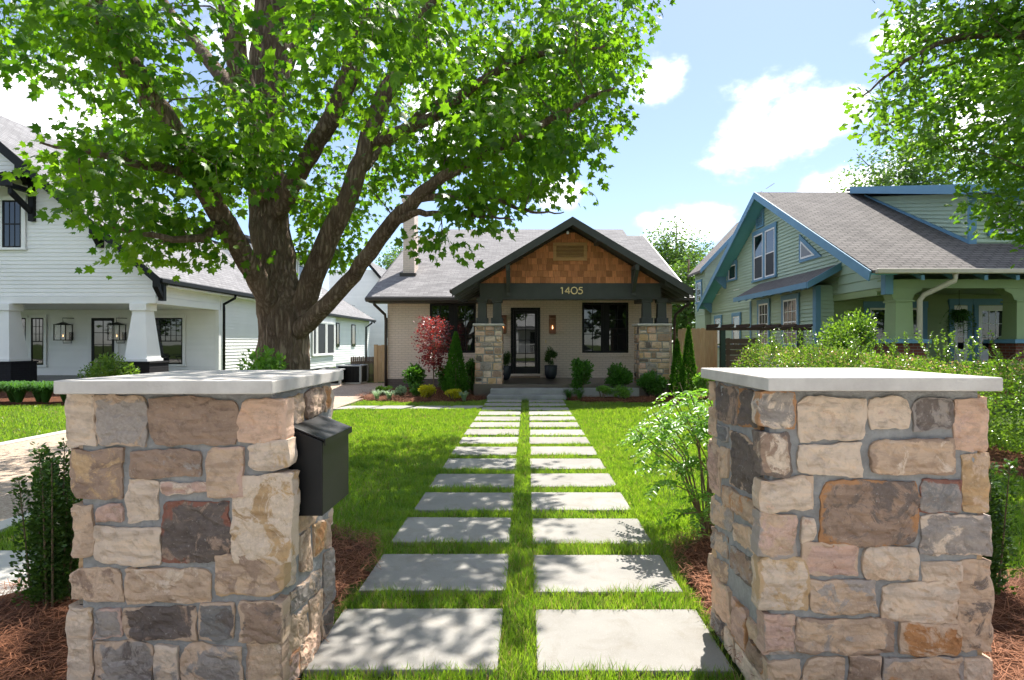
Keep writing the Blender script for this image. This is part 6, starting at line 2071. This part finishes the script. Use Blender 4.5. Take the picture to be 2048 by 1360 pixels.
# hedge
HG = thing('hedge', 'loose abelia hedge along the right boundary', 'hedge', (5.6, 10.2, .03))
gq = np.random.default_rng(31)
n_ = 52000
t_ = gq.uniform(0, 1, n_)
cx_ = 4.95 + (6.35 - 4.95) * t_ + .55
cy_ = 13.6 + (6.7 - 13.6) * t_
ang = gq.uniform(0, 2 * np.pi, n_)
k_ = gq.uniform(.5, 1, n_) ** .45
lump = np.array([noise.noise(Vector((a * 1.3, b_ * 1.3, c_ * .8))) for a, b_, c_ in zip(cx_, cy_, ang)])
lump = .7 * lump + .4 * np.array([noise.noise(Vector((b_ * 1.1, 4.2, c_ * .3))) for b_, c_ in zip(cy_, ang)])
rw, rh = .68 * (1 + .4 * lump), .66 * (1 + .34 * lump)
P = np.stack([cx_ + np.cos(ang) * rw * k_, cy_ + gq.normal(0, .12, n_), (.76 - .14 * t_) + np.sin(ang) * rh * k_ * (1.08 - .2 * t_)], 1)
lum = np.array([noise.noise(Vector(p) * 2.4) for p in P])
P = P[(P[:, 2] > .04)]
nrm = np.stack([P[:, 0] - (4.95 + 1.4 * np.clip((13.6 - P[:, 1]) / 6.9, 0, 1) + .55), np.zeros(len(P)), P[:, 2] - .6], 1) + gq.normal(0, .5, (len(P), 3))
bz = (P[:, 2] > 1.0) & (gq.uniform(0, 1, len(P)) < .22)
foliage('foliage', P[~bz], gq.uniform(.03, .058, (~bz).sum()), LOZ, M_hedge, HG, nrm[~bz], up=.3)
foliage('young_foliage', P[bz], gq.uniform(.025, .045, bz.sum()), LOZ, M_bronzeleaf, HG, nrm[bz], up=.3)
SPP, SPF = [], []
for k in range(90):
    q = gq.uniform(0, 1)
    b0 = Vector((4.95 + 1.4 * q + .55 + gq.uniform(-.4, .4), 13.6 - 6.9 * q, 1.32 - .2 * q))
    e = b0 + Vector((gq.uniform(-.3, .3), gq.uniform(-.3, .3), gq.uniform(.22, .55)))
    MB().tube([b0, (b0 + e) / 2 + Vector((0, 0, .06)), e], [.005, .004, .002], 4).build('sprig', M_stem, HG)
    for w in np.linspace(.15, 1, 16):
        for s in (-1, 1):
            SPP.append(tuple(b0.lerp(e, w)))
            a = gq.uniform(0, 6.28)
            SPF.append((math.cos(a), math.sin(a), .5))
foliage('sprig_leaves', np.array(SPP), gq.uniform(.03, .055, len(SPP)), LOZ, M_hedge, HG, np.array(SPF), up=.3)
for k in range(9):
    q = k / 8
    MB().tube([(5.5 + 1.4 * q, 13.6 - 6.9 * q, 0), (5.5 + 1.4 * q + .1, 13.5 - 6.9 * q, 1.0)], [.025, .01], 6).build('stem', M_stem, HG)
# hanging fern on the green porch
HF = thing('hanging_fern', 'fern in a hanging basket on the green porch', 'plant', (11.85, 15.6, 2.25))
MB().lathe((11.85, 15.6, 2.08), [(.07, 0), (.14, .06), (.17, .17), (.15, .18)], 14).build('basket', M_blackpaint, HF)
MB().tube([(11.85, 15.6, 2.25), (11.85, 15.6, 2.96)], .006, 5).tube([(11.7, 15.6, 2.25), (11.85, 15.6, 2.6), (12.0, 15.6, 2.25)], .005, 5).build('hanger', M_blackpaint, HF)
gq = np.random.default_rng(33)
FP, FFw = [], []
for k in range(46):
    a = gq.uniform(0, 6.28)
    L_ = gq.uniform(.25, .55)
    gq0, gq1 = gq.uniform(.08, .3), gq.uniform(.3, .62)
    for t_ in np.linspace(.1, 1, 22):
        p = Vector((11.85 + math.cos(a) * L_ * t_, 15.6 + math.sin(a) * L_ * t_, 2.26 + gq0 * math.sin(t_ * 2.4) - gq1 * t_ * t_))
        for s in (-1, 1):
            FP.append(tuple(p))
            FFw.append((-math.sin(a) * s, math.cos(a) * s, -.2))
foliage('fronds', np.array(FP), .06, LOZ, M_lirio, HF, np.array(FFw), up=.7)

# ------------------------------------------------------------------ lawn
def lawn_blades(n_, xr, yr, hmin, hmax, w, g_, bias=None):
    P = np.stack([g_.uniform(*xr, n_), g_.uniform(*yr, n_)], 1)
    ok = np.ones(n_, bool)
    for x0_, x1_, y0_, y1_ in PAV:
        k_ = .016 * g_.uniform(0, 1, n_) ** 2
        ok &= ~((P[:, 0] > x0_ + k_) & (P[:, 0] < x1_ - k_) & (P[:, 1] > y0_ + k_) & (P[:, 1] < y1_ - k_))
    for x0_, x1_, y0_, y1_ in ((-7.95, -4.25, -5, 22), (-1.9, -1.0, 2.28, 3.1), (.96, 1.92, 2.28, 3.1), (-1.1, 1.05, 15.0, 16), (-3.9, -2.9, 3.05, 4.15), (9.0, 21, 14, 30), (-26, -11.8, 18, 45), (-4.6, 4.8, 15.6, 30)):
        ok &= ~((P[:, 0] > x0_) & (P[:, 0] < x1_) & (P[:, 1] > y0_) & (P[:, 1] < y1_))
    P = P[ok]
    for ins in BEDS_POLY:
        P = P[~poly_in(P[:, 0], P[:, 1], ins)]
    return P


BEDS_POLY = [[(-4.75, 18.9), (-4.75, 15.6), (-4.1, 14.75), (-3.0, 14.35), (-1.6, 14.45), (-1.08, 14.9), (-1.06, 18.9)],
             [(1.02, 18.9), (1.02, 14.85), (1.7, 14.35), (3.0, 14.3), (4.6, 14.6), (6.0, 15.2), (6.0, 18.9)],
             [(-3.3, 1.4), (-1.05, 1.4), (-1.06, 3.3), (-1.0, 3.8), (-1.15, 4.35), (-1.7, 4.6), (-2.6, 4.2), (-3.3, 3.2)],
             [(3.6, 1.4), (1.0, 1.4), (1.0, 3.2), (1.0, 3.7), (1.06, 4.2), (1.5, 4.6), (2.3, 4.4), (3.6, 3.4)],
             [(-20, 18.1), (-20, 13.7), (-11.0, 13.7), (-10.2, 15), (-10.6, 20), (-11.85, 20), (-11.85, 18.1)]]
g5 = np.random.default_rng(77)
VV, FF, base = [], [], 0
VD, FD_, based = [], [], 0
for n_, xr, yr, hh, w in ((70000, (-1.25, 1.2), (2.25, 4.6), (.025, .075), .0042), (30000, (-4.2, -1.0), (3.2, 5.2), (.03, .075), .006), (34000, (.95, 4.6), (3.0, 5.2), (.03, .075), .006),
                          (56000, (-1.3, 1.3), (4.6, 8.5), (.03, .07), .006), (80000, (-4.25, -1.0), (4.6, 9.5), (.03, .075), .0075), (80000, (.9, 5.5), (4.6, 9.5), (.03, .075), .0075),
                          (30000, (-1.3, 1.3), (8.5, 15.0), (.03, .07), .010), (46000, (-4.3, -1.0), (9.5, 14.8), (.03, .07), .011), (56000, (.9, 6.5), (9.5, 15.0), (.03, .07), .011),
                          (36000, (-14.5, -7.95), (8.6, 13.9), (.03, .08), .013), (12000, (-10.9, -7.95), (13.9, 24), (.03, .08), .016), (9000, (-7.9, -4.7), (19.9, 24.5), (.03, .08), .014), (12000, (5.5, 9), (5, 16), (.03, .08), .014)):
    P = lawn_blades(n_, xr, yr, hh[0], hh[1], w, g5)
    m_ = len(P)
    clump = np.array([noise.noise(Vector((p[0] * 5, p[1] * 5, 1.5))) for p in P])
    h = g5.uniform(hh[0], hh[1], m_) * (1 + .55 * clump)
    a = g5.uniform(0, 2 * np.pi, m_)
    ln = g5.uniform(.1, .8, m_) * h
    la = g5.uniform(0, 2 * np.pi, m_)
    s_ = np.stack([np.cos(a), np.sin(a), np.zeros(m_)], 1) * (w * g5.uniform(.7, 1.25, m_) / 2)[:, None]
    b0 = np.stack([P[:, 0], P[:, 1], np.full(m_, -.02)], 1)
    l_ = np.stack([np.cos(la) * ln, np.sin(la) * ln, np.zeros(m_)], 1)
    up_ = np.stack([np.zeros(m_), np.zeros(m_), h], 1)
    V = np.stack([b0 - s_, b0 + s_, b0 + s_ * .8 + l_ * .35 + up_ * .6, b0 - s_ * .8 + l_ * .35 + up_ * .6, b0 + l_ + up_], 1)
    Fq = np.array([(0, 1, 2), (0, 2, 3), (3, 2, 4)])
    dry_n = np.array([noise.noise(Vector((p[0] * 2.2, p[1] * 2.2, 9))) for p in P])
    edge = np.zeros(m_)
    if yr[0] < 5 and xr[0] > -1.5 and xr[1] < 1.3:
        edge = .10
    dry = g5.uniform(0, 1, m_) < (.03 + edge + np.clip(dry_n, 0, 1) * .22)
    for sel, VL, FL, isd in ((~dry, VV, FF, 0), (dry, VD, FD_, 1)):
        v_ = V[sel]
        b1 = based if isd else base
        FL.append((Fq[None] + (np.arange(len(v_)) * 5)[:, None, None] + b1).reshape(-1, 3))
        VL.append(v_.reshape(-1, 3))
        if isd:
            based += len(v_) * 5
        else:
            base += len(v_) * 5
lg = link('lawn_grass', np_mesh('lawn_grass', np.concatenate(VV), np.concatenate(FF)), M_grass)
lg['kind'] = 'stuff'
lg['label'] = 'bright green lawn grass round the pavers'
lg2 = link('dry_grass', np_mesh('dry_grass', np.concatenate(VD), np.concatenate(FD_)), M_straw)
lg2['kind'] = 'stuff'
lg2['label'] = 'scattered straw coloured grass blades in the lawn'
# pine straw round the pillars and in the beds
VV, FF, base = [], [], 0
for poly, n_, L_, w in ((BEDS_POLY[2], 13000, .16, .003), (BEDS_POLY[3], 11000, .16, .003), (BEDS_POLY[0], 5000, .2, .008), (BEDS_POLY[1], 5000, .2, .008)):
    xs, ys = [p[0] for p in poly], [p[1] for p in poly]
    P = np.stack([g5.uniform(min(xs), max(xs), n_ * 2), g5.uniform(min(ys), max(ys), n_ * 2)], 1)
    P = P[poly_in(P[:, 0], P[:, 1], poly)][:n_]
    m_ = len(P)
    zb_ = np.array([.036 + .04 * noise.noise(Vector((p[0] * 1.7, p[1] * 1.7, 3))) for p in P]) + g5.uniform(-.005, .05, m_)
    a = g5.uniform(0, 2 * np.pi, m_)
    ll = g5.uniform(.6, 1.2, m_) * L_ / 2
    d_ = np.stack([np.cos(a) * ll, np.sin(a) * ll, g5.normal(0, .16, m_) * ll], 1)
    s_ = np.stack([-np.sin(a), np.cos(a), np.zeros(m_)], 1) * w / 2
    c_ = np.stack([P[:, 0], P[:, 1], zb_], 1)
    bend = np.stack([-np.sin(a), np.cos(a), g5.uniform(0, .8, m_)], 1) * (g5.normal(0, .12, m_) * L_)[:, None]
    V = np.stack([c_ - d_ - s_, c_ - d_ + s_, c_ + bend + s_, c_ + bend - s_, c_ + d_ + s_, c_ + d_ - s_], 1)
    Fq = np.array([(0, 1, 2), (0, 2, 3), (3, 2, 4), (3, 4, 5)])
    FF.append((Fq[None] + (np.arange(m_) * 6)[:, None, None] + base).reshape(-1, 3))
    VV.append(V.reshape(-1, 3))
    base += m_ * 6
ps = link('pine_straw', np_mesh('pine_straw', np.concatenate(VV), np.concatenate(FF)), M_needle)
ps['kind'] = 'stuff'
ps['label'] = 'red brown pine straw mulch round the pillars and beds'
# ------------------------------------------------------------------ the far side of the street, mirrored in the panes
for k, (x, y, z, r) in enumerate(((-46, -24, 13, 6), (-33, -21, 11, 5), (-21, -25, 14, 6.5), (-10.5, -20, 10, 4.2), (9.5, -19, 11, 4.6), (17, -25, 14, 6), (28, -21, 12, 5.4), (40, -24, 13, 6))):
    far_tree(['first', 'second', 'third', 'fourth', 'fifth', 'sixth', 'seventh', 'eighth'][k] + ' street tree across the road, mirrored in the window panes', x, y, z, r, 3600, .62, zc=z * .52, mat=M_far, group='trees across the street', seed=50 + k)
AH = thing('white_cottage', 'white cottage across the street mirrored in the front door', 'house', (0.8, -22, 0))
MB().box(-4.2, 5.6, -27, -19.5, 0, 3.2).build('wall', M_white, AH)
MB().prism([(-4.8, -19.0, 3.1), (0.7, -19.0, 6.6), (6.2, -19.0, 3.1)], (0, -8.4, 0)).build('gable', M_white, AH)
for s in (-1, 1):
    MB().prism([(.7, -18.6, 6.75), (.7 + s * 5.9, -18.6, 3.0), (.7 + s * 5.9, -27.5, 3.0), (.7, -27.5, 6.75)], (0, 0, .15)).build('roof', M_wroof, AH)
MB().box(-4.2, 5.6, -19.5, -17.2, 0, .5).build('porch_floor', M_walk, AH)
MB().box(-4.3, 5.7, -19.5, -17.0, 2.75, 2.95).build('porch_roof', M_wroof, AH)
for x in (-4.0, -1.0, 2.2, 5.3):
    MB().box(x, x + .18, -17.4, -17.2, .5, 2.75).build('porch_post', M_white, AH)
for k in range(50):
    x = -3.8 + k * .185
    MB().box(x, x + .045, -17.34, -17.30, .55, 1.35).build('baluster', M_white, AH)
MB().box(-4, 5.4, -17.37, -17.27, 1.35, 1.42).build('rail', M_white, AH)
frc = lambda u, d, v: (u, -19.5 + d, v)
for a, b_ in ((-3.2, -2.0), (3.2, 4.4)):
    window(AH, frc, a, b_, 1.2, 2.5, M_blackpaint, None, cols=2, rows=2, casing=.12, mc=M_white, d0=.02, split=True)
MB().box(.3, 1.2, -19.5, -19.45, .5, 2.55).build('door', M_blackpaint, AH)
CR = thing('parked_car', 'silver car parked at the kerb, mirrored in the right front window', 'car', (3.2, -3.7, 0))
M_car = basic('silver_car_paint', (0.45, 0.48, 0.52), (0.42, 0.45, 0.49), rough=.25, spec=.6, metal=.4)
prof = [(-2.2, .32), (-2.25, .62), (-2.1, .82), (-1.2, .92), (1.35, .95), (2.0, .88), (2.22, .7), (2.2, .32)]
MB().prism([(3.2 + a, -4.55, z) for a, z in prof], (0, 1.7, 0)).build('body', M_car, CR, bevel=.08)
cab = [(-1.15, .93), (-.35, 1.40), (.75, 1.43), (1.5, .95)]
MB().add([(3.2 + a, -4.5 + (.16 if z > 1 else .02), z) for a, z in cab] + [(3.2 + a, -2.9 - (.16 if z > 1 else .02), z) for a, z in cab], [(0, 1, 2, 3), (7, 6, 5, 4), (0, 4, 5, 1), (1, 5, 6, 2), (2, 6, 7, 3), (3, 7, 4, 0)]).build('windows', M_glass, CR, bevel=.03)
MB().box(3.2 - .35, 3.2 + .78, -4.3, -3.1, 1.415, 1.455).build('roof_panel', M_car, CR, bevel=.02)
M_tyre = basic('tyre_rubber', (.02, .02, .02), rough=.8)
for a in (-1.35, 1.35):
    for yy in (-4.5, -2.98):
        wl = MB().tube([(3.2 + a, yy, .32), (3.2 + a, yy + .2 - .12, .32)], .32, 20).build('wheel', M_tyre, CR)
        MB().tube([(3.2 + a, yy + (.1 if yy > -4 else -.02), .32), (3.2 + a, yy + (.11 if yy > -4 else -.03), .32)], .2, 16).build('rim', M_acw, wl)
for yy in (-4.4, -3.3):
    MB().box(3.2 - 2.26, 3.2 - 2.2, yy, yy + .3, .62, .76).build('headlight', M_white, CR)
